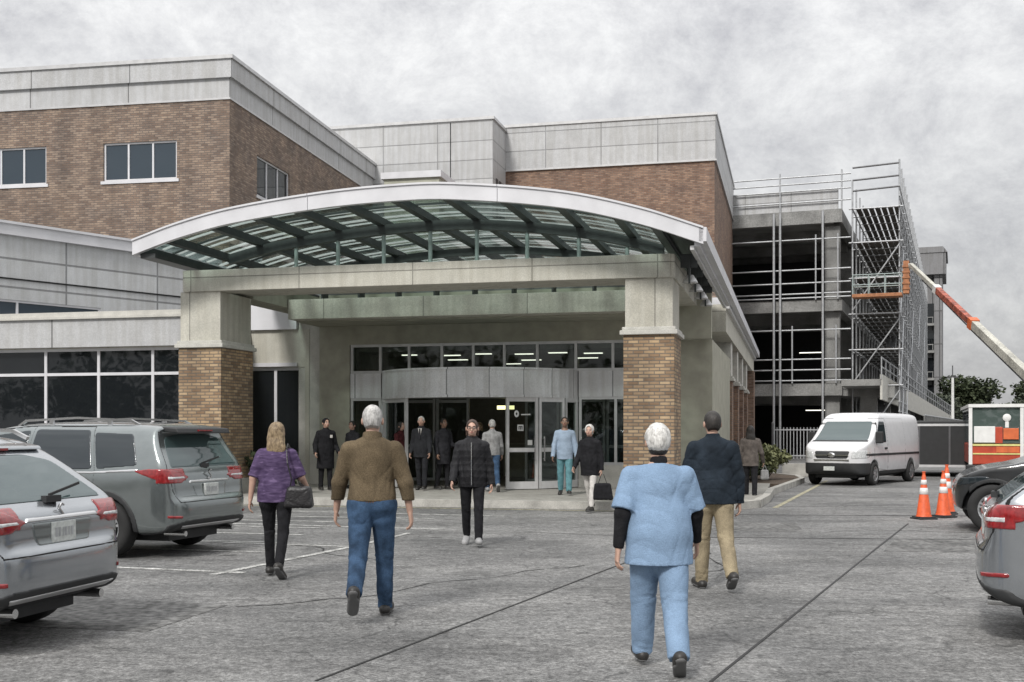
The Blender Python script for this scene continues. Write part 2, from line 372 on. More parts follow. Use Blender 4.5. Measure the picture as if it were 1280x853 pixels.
def copy_tree(o, parent=None):
    c = o.copy(); COL.objects.link(c)
    if parent is not None: c.parent = parent
    for ch in list(o.children): copy_tree(ch, c)
    return c

def mesh_obj(name, me, parent=None, mats=()):
    o = bpy.data.objects.new(name, me); COL.objects.link(o)
    for m in mats: me.materials.append(m)
    if parent is not None: o.parent = parent
    return o

class MB:
    """collects boxes, tubes, prisms ... into ONE mesh"""
    def __init__(s, off=(0, 0, 0)): s.v = []; s.f = []; s.m = []; s.sm = []; s.off = off
    def add(s, vs, fs, mi=0, smooth=False):
        b = len(s.v); ox, oy, oz = s.off
        s.v += [(x - ox, y - oy, z - oz) for x, y, z in vs]
        for f in fs: s.f.append([b + i for i in f]); s.m.append(mi); s.sm.append(smooth)
        return s
    def box(s, x0, x1, y0, y1, z0, z1, mi=0):
        return s.add([(x0, y0, z0), (x1, y0, z0), (x1, y1, z0), (x0, y1, z0), (x0, y0, z1), (x1, y0, z1), (x1, y1, z1), (x0, y1, z1)],
                     [(0, 3, 2, 1), (4, 5, 6, 7), (0, 1, 5, 4), (1, 2, 6, 5), (2, 3, 7, 6), (3, 0, 4, 7)], mi)
    def tube(s, p, q, r, n=8, r2=None, mi=0, caps=True):
        p, q = Vector(p), Vector(q); d = (q - p)
        if d.length < 1e-6: return s
        d.normalize(); a = d.orthogonal().normalized(); b = d.cross(a); r2 = r if r2 is None else r2
        vs = []
        for k in range(n):
            t = 2 * math.pi * k / n; e = a * math.cos(t) + b * math.sin(t)
            vs.append(tuple(p + e * r)); vs.append(tuple(q + e * r2))
        fs = [(2 * k, 2 * ((k + 1) % n), 2 * ((k + 1) % n) + 1, 2 * k + 1) for k in range(n)]
        s.add(vs, fs, mi, True)
        if caps:
            s.add(vs, [tuple(2 * k for k in reversed(range(n))), tuple(2 * k + 1 for k in range(n))], mi)
        return s
    def bar(s, p, q, w, h, mi=0, up=(0, 0, 1)):
        """rectangular bar from p to q, w wide, h high"""
        p, q = Vector(p), Vector(q); d = (q - p).normalized(); u = Vector(up)
        a = d.cross(u)
        if a.length < 1e-4: a = Vector((1, 0, 0))
        a.normalize(); b = a.cross(d)
        vs = [tuple(e + a * (i * w / 2) + b * (j * h / 2)) for e in (p, q) for i, j in ((-1, -1), (1, -1), (1, 1), (-1, 1))]
        return s.add(vs, [(0, 1, 2, 3), (7, 6, 5, 4), (0, 4, 5, 1), (1, 5, 6, 2), (2, 6, 7, 3), (3, 7, 4, 0)], mi)
    def strip(s, pts, d, mi=0):
        """solid sheet: polyline pts (list of 4-corner rows) given as two edges; d = thickness vector"""
        n = len(pts); d = Vector(d)
        vs = []
        for a, b in pts:
            vs += [a, b, tuple(Vector(a) + d), tuple(Vector(b) + d)]
        fs = []
        for i in range(n - 1):
            o = 4 * i; q = o + 4
            fs += [(o, o + 1, q + 1, q), (o + 2, q + 2, q + 3, o + 3), (o, q, q + 2, o + 2), (o + 1, o + 3, q + 3, q + 1)]
        fs += [(0, 2, 3, 1), (4 * n - 4, 4 * n - 3, 4 * n - 1, 4 * n - 2)]
        return s.add(vs, fs, mi)
    def prism(s, poly, axis, a, b, mi=0):
        """poly: 2-D outline; axis 'x','y','z' is the extrusion direction"""
        n = len(poly)
        f3 = {'x': lambda t, p: (t, p[0], p[1]), 'y': lambda t, p: (p[0], t, p[1]), 'z': lambda t, p: (p[0], p[1], t)}[axis]
        vs = [f3(a, p) for p in poly] + [f3(b, p) for p in poly]
        return s.add(vs, [tuple(reversed(range(n))), tuple(range(n, 2 * n))] + [(i, (i + 1) % n, n + (i + 1) % n, n + i) for i in range(n)], mi)
    def lathe(s, prof, c=(0, 0, 0), axis='z', n=24, mi=0, smooth=True):
        vs = []
        for k in range(n):
            t = 2 * math.pi * k / n; co, si = math.cos(t), math.sin(t)
            for r, h in prof:
                p = {'z': (r * co, r * si, h), 'y': (r * co, h, r * si), 'x': (h, r * co, r * si)}[axis]
                vs.append((c[0] + p[0], c[1] + p[1], c[2] + p[2]))
        m = len(prof)
        fs = [(k * m + i, ((k + 1) % n) * m + i, ((k + 1) % n) * m + i + 1, k * m + i + 1) for k in range(n) for i in range(m - 1)]
        return s.add(vs, fs, mi, smooth)
    def build(s, name, mats, parent=None, bevel=0.0, label=None):
        me = bpy.data.meshes.new(name)
        me.from_pydata(s.v, [], s.f)
        if not isinstance(mats, (list, tuple)): mats = [mats]
        for m in mats: me.materials.append(M[m] if isinstance(m, str) else m)
        me.polygons.foreach_set("material_index", s.m)
        me.polygons.foreach_set("use_smooth", s.sm)
        import bmesh as _b
        bm = _b.new(); bm.from_mesh(me); _b.ops.recalc_face_normals(bm, faces=bm.faces); bm.to_mesh(me); bm.free()
        o = mesh_obj(name, me, parent)
        if bevel > 0:
            bv = o.modifiers.new("bevel", 'BEVEL'); bv.width = bevel; bv.segments = 2; bv.limit_method = 'ANGLE'; bv.angle_limit = R(40)
        if label: o['label'] = label
        return o

def wall(mb, ax, a0, a1, z0, z1, d0, d1, holes=()):
    """wall slab in the plane of axis ax ('x' runs along x, thickness d0..d1 in y; 'y' the other way) with rectangular holes (a0,a1,z0,z1)"""
    A = sorted({a0, a1, *[h[0] for h in holes], *[h[1] for h in holes]}); Z = sorted({z0, z1, *[h[2] for h in holes], *[h[3] for h in holes]})
    A = [a for a in A if a0 - 1e-6 <= a <= a1 + 1e-6]; Z = [z for z in Z if z0 - 1e-6 <= z <= z1 + 1e-6]
    for i in range(len(A) - 1):
        run = None
        for j in range(len(Z)):
            solid = False
            if j < len(Z) - 1:
                ca, cz = (A[i] + A[i + 1]) / 2, (Z[j] + Z[j + 1]) / 2
                solid = not any(h[0] < ca < h[1] and h[2] < cz < h[3] for h in holes)
            if solid and run is None: run = Z[j]
            if not solid and run is not None:
                if ax == 'x': mb.box(A[i], A[i + 1], d0, d1, run, Z[j])
                else: mb.box(d0, d1, A[i], A[i + 1], run, Z[j])
                run = None
    return mb

def window(parent, ax, a0, a1, z0, z1, d, nx, nz=(), fw=0.06, glass='darkglass', frame='frame', sill=False, off=(0, 0, 0), out=-1, zs=None, xs=None):
    """window part (frame + mullions) with its pane as a sub-part; d = face plane of the frame, out = -1 faces -axis"""
    mb = MB(off); t = 0.09
    def bx(p0, p1, q0, q1, e0, e1):
        if ax == 'x': mb.box(p0, p1, min(e0, e1), max(e0, e1), q0, q1)
        else: mb.box(min(e0, e1), max(e0, e1), p0, p1, q0, q1)
    e0, e1 = d, d - out * t
    bx(a0, a1, z0, z0 + fw, e0, e1); bx(a0, a1, z1 - fw, z1, e0, e1)
    bx(a0, a0 + fw, z0 + fw, z1 - fw, e0, e1); bx(a1 - fw, a1, z0 + fw, z1 - fw, e0, e1)
    xs = xs if xs is not None else [a0 + (a1 - a0) * k / nx for k in range(1, nx)]
    for x in xs: bx(x - fw / 2, x + fw / 2, z0 + fw, z1 - fw, e0 + 0.003 * -out, e1)
    for z in (zs or ()): bx(a0 + fw, a1 - fw, z - fw / 2, z + fw / 2, e0 + 0.006 * -out, e1)
    if sill: bx(a0 - 0.08, a1 + 0.08, z0 - 0.1, z0 - 0.002, e0 + out * 0.1, e1)
    w = mb.build('window', frame, parent)
    p = MB(off); q0, q1 = d - out * 0.04, d - out * 0.052
    if ax == 'x': p.box(a0 + fw * .5, a1 - fw * .5, min(q0, q1), max(q0, q1), z0 + fw * .5, z1 - fw * .5)
    else: p.box(min(q0, q1), max(q0, q1), a0 + fw * .5, a1 - fw * .5, z0 + fw * .5, z1 - fw * .5)
    p.build('pane', glass, w)
    return w

# building frame: u along the entrance front (to the right), v into the depth
BA = R(13.6)
BO = (2.2623, 23.6)
def W(u, v, z=0.0):
    return (BO[0] + u * math.cos(BA) + v * math.sin(BA), BO[1] - u * math.sin(BA) + v * math.cos(BA), z)
def bthing(name, u, v, label, cat, group=None):
    return empty(name, W(u, v), -BA, label, cat, group)

# ------------------------------------------------------------------ ground, pavements, markings (the setting)
def struct(name, mb, m, bevel=0.0):
    o = mb.build(name, m, None, bevel); o['kind'] = 'structure'; return o

g = MB()
g.add([(-1500, -1500, 0), (1500, -1500, 0), (1500, 2500, 0), (-1500, 2500, 0)], [(0, 1, 2, 3)])
struct('ground', g, 'asphalt')

def wprism(mb, uvs, z0, z1):
    mb.prism([W(u, v)[:2] for u, v in uvs], 'z', z0, z1)

SW = 0.15
mb = MB()     # entrance pavement, bounded by its kerb
edge = [(-24, -0.25), (1.4, -0.25), (2.1, 0.1), (2.55, 1.0), (2.7, 3.0), (2.75, 6.0)]
wprism(mb, edge + [(2.75, 9.0), (1.2, 9.0), (1.2, 16.0), (-24, 16.0)], 0.004, SW)
struct('sidewalk', mb, 'sidewalk')
mb = MB()
kerb_line = edge + [(3.1, 9.0), (3.55, 13.0), (3.4, 15.0), (2.6, 17.0), (2.4, 34.0)]
for i in range(len(kerb_line) - 1):
    (a, b), (c, d) = kerb_line[i], kerb_line[i + 1]
    L = math.hypot(c - a, d - b); nx, ny = (d - b) / L * 0.16, -(c - a) / L * 0.16
    wprism(mb, [(a, b), (a + nx, b + ny), (c + nx, d + ny), (c, d)], 0.002, SW + 0.012 - 0.0006 * i)
struct('kerb', mb, 'kerb')
mb = MB()
wprism(mb, [(2.75, 9.0), (3.1, 9.0), (3.55, 13.0), (3.4, 15.0), (2.6, 17.0), (1.55, 17.0), (1.55, 9.0)], 0.003, 0.135)
struct('planting_bed', mb, 'soil')

def gstrip(mb, p, q, w, z, t=0.003):
    (x0, y0), (x1, y1) = p, q; L = math.hypot(x1 - x0, y1 - y0); nx, ny = -(y1 - y0) / L * w / 2, (x1 - x0) / L * w / 2
    mb.prism([(x0 + nx, y0 + ny), (x0 - nx, y0 - ny), (x1 - nx, y1 - ny), (x1 + nx, y1 + ny)], 'z', z - t, z)
mb = MB()
hx, hy = -0.952, 0.306           # stall direction (into the stall)
for k in range(7):               # stall lines beside the parked cars on the left
    bx, by = -3.0 + k * 0.95, 13.0 + k * 2.85
    if by < 23: gstrip(mb, (bx, by), (bx + hx * 5.2, by + hy * 5.2), 0.10, 0.006)
for k in range(5):               # hatching before the kerb
    bx, by = -2.9 + 0.05 * k, 15.2 + k * 1.25
    gstrip(mb, (bx - 0.4, by), (bx - 3.2, by + 0.75), 0.10, 0.0065)
gstrip(mb, (-3.31, 12.82), (-2.15, 16.0), 0.10, 0.007)
gstrip(mb, (-2.15, 16.0), (-1.6, 18.0), 0.09, 0.0072)
gstrip(mb, (-4.7, 21.6), (-1.4, 20.9), 0.10, 0.0074)
struct('parking_marking', mb, 'line')
mb = MB()
for k in range(3): gstrip(mb, (9.5 + k * 0.3, 15.5 + k * 3.0), (14.5 + k * 0.3, 13.9 + k * 3.0), 0.10, 0.006)
gstrip(mb, W(3.0, 1.0)[:2], W(4.4, 14.5)[:2], 0.11, 0.0064)
gstrip(mb, W(-9, -0.75)[:2], W(1.9, -0.75)[:2], 0.10, 0.0066)
struct('lane_marking', mb, 'lineyellow')
mb = MB()
gstrip(mb, (-1.25, 7.4), (1.1, 13.33), 0.022, 0.005)
gstrip(mb, (1.1, 13.33), (1.9, 15.3), 0.02, 0.005)
gstrip(mb, (1.1, 7.0), (4.74, 15.26), 0.022, 0.005)
gstrip(mb, (4.74, 15.26), (6.77, 19.83), 0.03, 0.005)
gstrip(mb, (2.0, 17.4), (9.0, 16.7), 0.03, 0.0052)
gstrip(mb, (3.0, 22.0), (12.0, 21.4), 0.03, 0.0054)
struct('road_joint', mb, 'joint')
mb = MB()
mb.prism([(4.9, 15.3), (9.5, 14.8), (9.7, 16.6), (5.7, 17.2)], 'z', 0.001, 0.0035)
mb.prism([(2.2, 18.6), (4.6, 18.3), (4.9, 20.0), (2.4, 20.2)], 'z', 0.001, 0.0036)
mb.prism([(-4.6, 9.6), (-2.9, 9.2), (-2.6, 10.6), (-4.4, 11.2)], 'z', 0.001, 0.0037)
struct('asphalt_patch', mb, 'patch')

# sealed cracks wander across the lot
rk = random.Random(5)
for k, (x, y, a, n) in enumerate([(-2.5, 10.5, .2, 16), (5.5, 12.5, .1, 18), (0.2, 18.2, -.1, 22), (-1.6, 14.2, 1.9, 10), (4.0, 24.0, .05, 20), (7.5, 17.6, 2.2, 10)]):
    mb = MB(); p = (x, y)
    for i in range(n):
        a += rk.uniform(-.45, .45); q = (p[0] + .3 * math.cos(a), p[1] + .3 * math.sin(a)); gstrip(mb, p, q, rk.uniform(.008, .022), .0056 + .0003 * k + .00002 * i, .001); p = q
    struct('road_crack', mb, 'joint')

# ------------------------------------------------------------------ entrance canopy (glass barrel roof on brick piers)
can = bthing('entrance_canopy', -4.5, 0, "wide entrance canopy with arched glass roof and white edge on two brick piers", 'canopy')
OFF = (-4.5, 0, 0)
ARC = [(-10.42, 5.66), (-9.4, 5.97), (-8.14, 6.24), (-6.1, 6.47), (-4.6, 6.545), (-3.36, 6.53), (-1.07, 6.26), (0.5, 5.87), (1.70, 5.44)]
def cat(p, t):
    """Catmull-Rom through the roof points, parameter = u"""
    us = [q[0] for q in p]
    i = max(0, min(len(p) - 2, next((k for k in range(len(p) - 1) if t <= us[k + 1]), len(p) - 2)))
    p1, p2 = p[i], p[i + 1]; p0 = p[i - 1] if i > 0 else p1; p3 = p[i + 2] if i + 2 < len(p) else p2
    m1 = (p2[1] - p0[1]) / (p2[0] - p0[0]); m2 = (p3[1] - p1[1]) / (p3[0] - p1[0])
    h = p2[0] - p1[0]; x = (t - p1[0]) / h
    return (2*x**3 - 3*x*x + 1) * p1[1] + (x**3 - 2*x*x + x) * h * m1 + (-2*x**3 + 3*x*x) * p2[1] + (x**3 - x*x) * h * m2
zr = lambda u: cat(ARC, u)
us = [-10.42 + (1.70 + 10.42) * k / 60 for k in range(61)]
ROOF_V = 9.6
# front edge band with joints between its lengths
cuts = [0, 20, 40, 60]
for a, b in zip(cuts, cuts[1:]):
    mb = MB(OFF)
    e = 0.006
    rng = [us[a] + (e if a else 0)] + us[a + 1:b] + [us[b] - (e if b < 60 else 0)]
    mb.strip([((u, -1.2, zr(u)), (u, -1.2, zr(u) - 0.30)) for u in rng], (0, 0.12, 0))
    mb.strip([((u, -1.23, zr(u) + 0.035), (u, -1.23, zr(u) - 0.004)) for u in rng], (0, 0.2, 0))
    mb.build('roof_edge', 'whitemetal', can)
ribs = [-10.30, -9.66, -8.63, -7.62, -6.69, -5.66, -4.54, -3.44, -2.23, -1.12, 0.03, 0.78]
for i in range(len(ribs) - 1):
    a, b = ribs[i], ribs[i + 1]
    seg = [a + (b - a) * k / 6 for k in range(7)]
    mb = MB(OFF); mb.strip([((u, -1.08, zr(u) - 0.06), (u, ROOF_V, zr(u) - 0.06)) for u in seg], (0, 0, -0.02))
    mb.build('glass_panel', 'canopyglass', can)
    for v in (0.25, 2.9, 4.8, 6.9):
        mb = MB(OFF); mb.strip([((u, v, zr(u) - 0.083), (u, v + 0.045, zr(u) - 0.083)) for u in seg], (0, 0, -0.04)); mb.build('glazing_bar', 'steel', can)
for u in ribs:
    mb = MB(OFF); h = 0.15
    mb.box(u - 0.05, u + 0.05, -1.07, ROOF_V, zr(u) - 0.12 - h, zr(u) - 0.118); 
    mb.box(u - 0.085, u + 0.085, -1.07, ROOF_V, zr(u) - 0.14 - h, zr(u) - 0.12 - h)
    mb.build('rib', 'steel', can)
for v, h in ((1.3, 0.22), (5.2, 0.18)):
    mb = MB(OFF); sg = [u for u in us if -9.5 < u < 0.75]
    mb.strip([((u, v - 0.08, zr(u) - 0.28), (u, v + 0.08, zr(u) - 0.28)) for u in sg], (0, 0, -h)); mb.build('purlin', 'steel', can)
for u in (-7.75, -6.72, -5.62, -4.52, -3.44, -2.3, -1.15, -0.1):
    mb = MB(OFF); mb.tube((u, 1.3, 4.9), (u, 1.3, zr(u) - 0.5), 0.045, 10); mb.box(u - 0.1, u + 0.1, 1.2, 1.4, 5.02, 5.05)
    mb.build('post', 'greysteel', can)
# left eave: solid dark underside with a white face
mb = MB(OFF); mb.box(-10.42, -10.31, -1.08, ROOF_V, 5.36, 5.655); mb.build('side_edge', 'whitemetal', can)
mb = MB(OFF); mb.box(-10.30, -9.95, -1.07, ROOF_V, 5.30, 5.40); mb.build('soffit', 'steel', can)
# solid right part of the roof above the lamps, and the long right eave
mb = MB(OFF); seg = [0.86 + 0.76 * k / 6 for k in range(7)]
mb.strip([((u, -1.07, zr(u) - 0.05), (u, ROOF_V, zr(u) - 0.05)) for u in seg], (0, 0, -0.10)); mb.build('soffit', 'steel', can)
mb = MB(OFF); mb.box(1.62, 1.76, -1.2, 10.0, 5.19, 5.46); mb.box(1.52, 1.62, -1.07, 10.0, 5.12, 5.20); mb.build('side_edge', 'whitemetal', can)
mb = MB(OFF); mb.box(1.44, 1.515, -1.05, 10.0, 5.06, 5.14); mb.build('gutter', 'frame', can)
# precast beams
mb = MB(OFF); mb.box(-9.90, 0.96, 0, 0.55, 4.69, 5.165); mb.build('front_beam', 'concrete', can, 0.012)
mb = MB(OFF); mb.box(-9.90, 0.9, 0.95, 1.6, 4.75, 5.02); mb.build('post_beam', 'concrete', can)
mb = MB(OFF); mb.box(0.45, 1.04, 0.02, 10.14, 4.68, 5.16); mb.build('side_beam', 'concrete', can, 0.012)
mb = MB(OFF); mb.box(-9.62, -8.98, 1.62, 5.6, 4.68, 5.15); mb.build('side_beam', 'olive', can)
mb = MB(OFF); mb.box(-8.96, 0.44, 3.5, 4.0, 4.38, 4.875); mb.build('inner_beam', 'concrete', can, 0.01)
mb = MB(OFF)
for k in range(9): mb.box(-8.1 + k * 0.98, -8.06 + k * 0.98, 3.55, 3.95, 4.875, 5.1)
mb.box(-8.96, 0.44, 3.6, 3.9, 5.1, 5.2); mb.build('stub_rail', 'steel', can)
# piers
def pier(parent, u0, u1, v0, v1, zc, zt, off, upper='concrete', mat_b='brickpier', capd=0.07):
    mb = MB(off); mb.box(u0, u1, v0, v1, SW - 0.02, zc); p = mb.build('pier', mat_b, parent)
    mb = MB(off); mb.box(u0 - capd, u1 + capd, v0 - capd, v1 + capd, zc - 0.02, zc + 0.07)
    mb.box(u0 - capd * .4, u1 + capd * .4, v0 - capd * .4, v1 + capd * .4, zc + 0.07, zc + 0.14); mb.build('cap', 'cast', p, 0.012)
    mb = MB(off); mb.box(u0 + 0.03, u1 - 0.03, v0 + 0.03, v1 - 0.03, zc + 0.14, zt); mb.build('upper_shaft', upper, p, 0.01)
    mb = MB(off); mb.box(u0 - 0.05, u1 + 0.05, v0 - 0.05, v1 + 0.05, SW - 0.01, SW + 0.35); mb.build('plinth', 'cast', p, 0.012)
pier(can, 0.0, 1.03, 0.03, 1.45, 3.56, 4.69, OFF)
pier(can, -10.02, -8.98, 0.03, 1.60, 3.46, 4.69, OFF)
pier(can, 0.0, 1.04, 10.16, 11.3, 3.36, 4.68, OFF, mat_b='brickred')
# lamps and cable trays hung under the right eave
for v in (0.4, 1.9, 3.4, 4.9):
    mb = MB(OFF); mb.box(1.12, 1.46, v, v + 0.03, 4.92, 5.2); mb.box(1.28, 1.32, v - 0.02, v + 0.05, 4.6, 5.2); lb = mb.build('bracket', 'steel', can)
    mb = MB(OFF); mb.lathe([(0.0, 4.80), (0.07, 4.79), (0.15, 4.66), (0.16, 4.63), (0.0, 4.64)], (1.30, v + 0.2, 0), n=14); mb.build('spotlight', 'frame', lb)

# ------------------------------------------------------------------ entrance building under the canopy
ent = bthing('entrance_building', -4.5, 5.5, "glazed hospital entrance with curved metal band over the doors under the canopy", 'building')
OFF = (-4.5, 5.5, 0)
mb = MB(OFF)
wall(mb, 'x', -8.96, 1.4, 3.87, 5.2, 5.5, 5.8)                      # bulkhead over the transom
mb.box(-8.96, -8.1, 5.5, 16, SW, 3.87)                             # left return
mb.box(-0.30, 1.4, 5.9, 16, SW, 3.87)                              # right mass
mb.box(-8.1, -0.3, 15.7, 16, SW, 3.87)
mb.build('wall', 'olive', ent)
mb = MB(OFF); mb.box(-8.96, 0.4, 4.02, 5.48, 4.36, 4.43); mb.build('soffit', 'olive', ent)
mb = MB(OFF); mb.box(-8.95, -0.02, 5.82, 16, 5.2, 5.45); mb.box(-8.1, -0.3, 5.82, 15.7, 3.9, 4.1); mb.build('roof', 'roof', ent)
mb = MB(OFF); mb.box(-8.1, -0.3, 5.5, 15.7, SW + 0.002, SW + 0.02); mb.build('floor', 'interiorfloor', ent)
mb = MB(OFF); mb.box(-8.08, -8.0, 5.9, 15.6, SW + .02, 3.9); mb.box(-0.4, -0.32, 5.9, 15.6, SW + .02, 3.9); mb.box(-8.0, -0.4, 13.0, 13.1, SW + .02, 3.9)
mb.box(-8.0, -0.4, 5.9, 13.0, 3.70, 3.88)
mb.box(-6.9, -6.6, 8.6, 8.9, SW + .02, 3.7); mb.box(-3.0, -2.7, 9.6, 9.9, SW + .02, 3.7)
mb.build('interior', 'interior', ent)
for u, v, w, m in ((-7.0, 7.2, .5, 'lamp'), (-5.9, 7.6, .6, 'lamp'), (-4.9, 7.2, .6, 'lamp'), (-3.8, 7.5, .6, 'lamp'), (-2.8, 7.2, .6, 'lamp'), (-1.9, 7.6, .6, 'lamp'),
                (-6.3, 9.6, .7, 'lamp'), (-4.2, 10.2, .7, 'lamp'), (-2.4, 9.6, .7, 'lamp'), (-5.2, 12.0, .6, 'lamp')):
    mb = MB(OFF); mb.box(u - w * .42, u + w * .42, v - .06, v + .06, 3.675, 3.697); mb.build('ceiling_lamp', m, ent)
mb = MB(OFF); mb.box(-4.95, -4.45, 9.0, 9.06, 2.20, 2.31); mb.build('lit_sign', 'lampyellow', ent)
# pale column at the left end of the canopy
mb = MB(OFF); mb.box(-9.62, -9.0, 5.62, 6.3, SW, 4.68); mb.build('column', 'cast', ent, 0.012)
# transom strip of seven lights
window(ent, 'x', -8.08, -0.30, 3.10, 3.87, 5.52, 8, glass='clearglass', frame='alu', fw=0.07, off=OFF, xs=[-7.25, -6.45, -5.55, -4.7, -3.87, -3.0, -2.0, -1.05])
# flat metal panels beside the bay
for a, b in ((-8.08, -7.22), (-1.92, -0.30)):
    mb = MB(OFF); mb.box(a, b, 5.50, 5.62, 2.45, 3.10); mb.build('panel_band', 'alupanel', ent)
BC = (-4.57, 6.216); BR = 2.716
def arc(u, r=BR): return BC[1] - math.sqrt(max(0, r * r - (u - BC[0]) ** 2))
au = [-7.2 + 5.26 * k / 32 for k in range(33)]
mb = MB(OFF); mb.strip([((u, arc(u), 3.09), (u, arc(u), 2.46)) for u in au], (0, 0.12, 0))
mb.strip([((u, arc(u) - 0.03, 3.13), (u, arc(u) - 0.03, 3.085)) for u in au], (0, 0.12, 0))
mb.strip([((u, arc(u) - 0.03, 2.465), (u, arc(u) - 0.03, 2.40)) for u in au], (0, 0.12, 0))
mb.strip([((u, arc(u) + 0.1, 3.10), (u, 5.52, 3.10)) for u in au], (0, 0, -0.05))
mb.build('curved_band', 'alupanel', ent)
mb = MB(OFF); mb.strip([((u, arc(u) + 0.12, 2.50), (u, 5.6, 2.50)) for u in au], (0, 0, -0.04)); mb.build('bay_ceiling', 'interior', ent)
# doors and side lights that follow the bay
def bay_leaf(name, ua, ub, rail=True, fw=0.07, handle=None, stickers=False):
    a = Vector((ua, arc(ua) + 0.05, 0)); b = Vector((ub, arc(ub) + 0.05, 0)); z0, z1 = SW + 0.02, 2.40
    mb = MB(OFF); d = (b - a).normalized(); nrm = Vector((d.y, -d.x, 0))
    for p in (a + d * fw / 2, b - d * fw / 2): mb.bar((p.x, p.y, z0), (p.x, p.y, z1), fw, 0.08, up=(nrm.x, nrm.y, 0))
    zs = [z0 + .09, z1 - .05] + ([1.12] if rail else [])
    for i, z in enumerate(zs):
        p, q = a + d * fw, b - d * fw
        mb.bar((p.x, p.y, z), (q.x, q.y, z), 0.07, 0.18 if i == 0 else 0.10)
    o = mb.build(name, 'frame', ent)
    mb = MB(OFF); p, q = a + d * fw * .8, b - d * fw * .8; mb.bar((p.x, p.y, (z0 + z1) / 2), (q.x, q.y, (z0 + z1) / 2), 0.012, z1 - z0 - .12); mb.build('pane', 'clearglass', o)
    if handle is not None:
        p = a + d * handle + nrm * 0.09; mb = MB(OFF); mb.tube((p.x, p.y, 0.85), (p.x, p.y, 1.45), 0.018, 8)
        for z in (0.9, 1.4): mb.tube((p.x, p.y, z), (p.x - nrm.x * .09, p.y - nrm.y * .09, z), 0.012, 6)
        mb.build('handle', 'chrome', o)
    if stickers:
        def disc(t, z, r0, r1, n=14):
            mb2 = MB(OFF); c = a + d * t + nrm * 0.012
            vs = []
            for k in range(n):
                ang = 2 * math.pi * k / n
                for r in (r0, r1): vs.append(((c + d * (r * math.cos(ang) * .75)).x, (c + d * (r * math.cos(ang) * .75)).y, z + r * math.sin(ang)))
            mb2.add(vs, [(2 * k, 2 * ((k + 1) % n), 2 * ((k + 1) % n) + 1, 2 * k + 1) for k in range(n)])
            return mb2, c
        mb2, c = disc(0.27, 2.0, 0.03, 0.085)
        mb2.bar(tuple(c + d * .12 + Vector((0, 0, 1.98))), tuple(c + d * .36 + Vector((0, 0, 1.985))), 0.006, 0.03)
        c2 = a + d * 0.37 + nrm * 0.012
        mb2.bar((c2.x - d.x * .08, c2.y - d.y * .08, 1.66), (c2.x + d.x * .08, c2.y + d.y * .08, 1.66), 0.006, 0.15)
        c3 = a + d * 0.62 + nrm * 0.012
        mb2.bar((c3.x - d.x * .06, c3.y - d.y * .06, 1.30), (c3.x + d.x * .06, c3.y + d.y * .06, 1.30), 0.006, 0.12)
        mb2.build('door_sticker', 'white', o)
        mb3 = MB(OFF); c4 = c2 + nrm * .006
        for k in (-1, 0, 1): mb3.bar((c4.x + d.x * .04 * k - d.x * .01, c4.y + d.y * .04 * k - d.y * .01, 1.65), (c4.x + d.x * .04 * k + d.x * .01, c4.y + d.y * .04 * k + d.y * .01, 1.65), 0.004, 0.07)
        mb3.bar((c4.x - d.x * .05, c4.y - d.y * .05, 1.69), (c4.x + d.x * .05, c4.y + d.y * .05, 1.69), 0.004, 0.02)
        mb3.build('sticker_mark', 'blackplastic', o)
bay_leaf('door', -3.40, -2.72, handle=0.72, stickers=True)
bay_leaf('door', -2.70, -2.20, handle=0.12)
bay_leaf('side_light', -2.18, -1.97, rail=False)
bay_leaf('side_light', -7.17, -6.89, rail=False)
bay_leaf('door', -6.87, -5.97, handle=0.85)
# inner line of the vestibule: glazed screen with sliding leaves
for a, b in ((-7.9, -6.6), (-6.5, -5.6), (-3.9, -3.0), (-2.9, -1.7), (-1.6, -0.5)):
    mb = MB(OFF)
    for z in (SW + .05, 1.15, 2.42): mb.box(a, b, 8.2, 8.26, z - .04, z + .04)
    for x in (a, b): mb.box(x - .035, x + .035, 8.19, 8.27, SW + .02, 2.5)
    o = mb.build('inner_screen', 'alu', ent)
    mb = MB(OFF); mb.box(a + .04, b - .04, 8.225, 8.235, SW + .1, 2.4); mb.build('pane', 'clearglass', o)
mb = MB(OFF); mb.box(-8.0, -.4, 8.18, 8.3, 2.5, 2.7); mb.build('inner_head', 'alu', ent)
mb = MB(OFF); mb.box(-5.3, -3.6, 11.2, 11.9, SW + .02, 1.15); mb.box(-5.4, -3.5, 11.1, 11.95, 1.15, 1.2); mb.build('reception_desk', 'stucco', ent)
# flat side lights left and right of the bay
window(ent, 'x', -8.08, -7.22, SW + .02, 2.45, 5.52, 1, glass='clearglass', frame='alu', fw=0.07, off=OFF)
window(ent, 'x', -1.92, -0.30, 0.72, 2.45, 5.52, 2, glass='clearglass', frame='alu', fw=0.07, off=OFF, xs=[-0.98])
mb = MB(OFF); mb.box(-1.92, -0.28, 5.46, 5.7, SW, 0.72); mb.build('window_base', 'cast', ent)
# yellow banner stand just behind the left side light
bn = bthing('banner_stand', -7.85, 6.2, "narrow yellow banner standing behind the glass left of the doors", 'banner')
mb = MB(); mb.box(-0.07, 0.09, 0, 0.02, 0.95, 1.75); mb.build('banner', 'yellowstripe', bn)
mb = MB(); mb.tube((0, 0.02, SW + .02), (0, 0.02, 1.75), 0.012); mb.box(-.18, .2, -.1, .14, SW + .02, SW + .04); mb.build('base', 'blackplastic', bn)

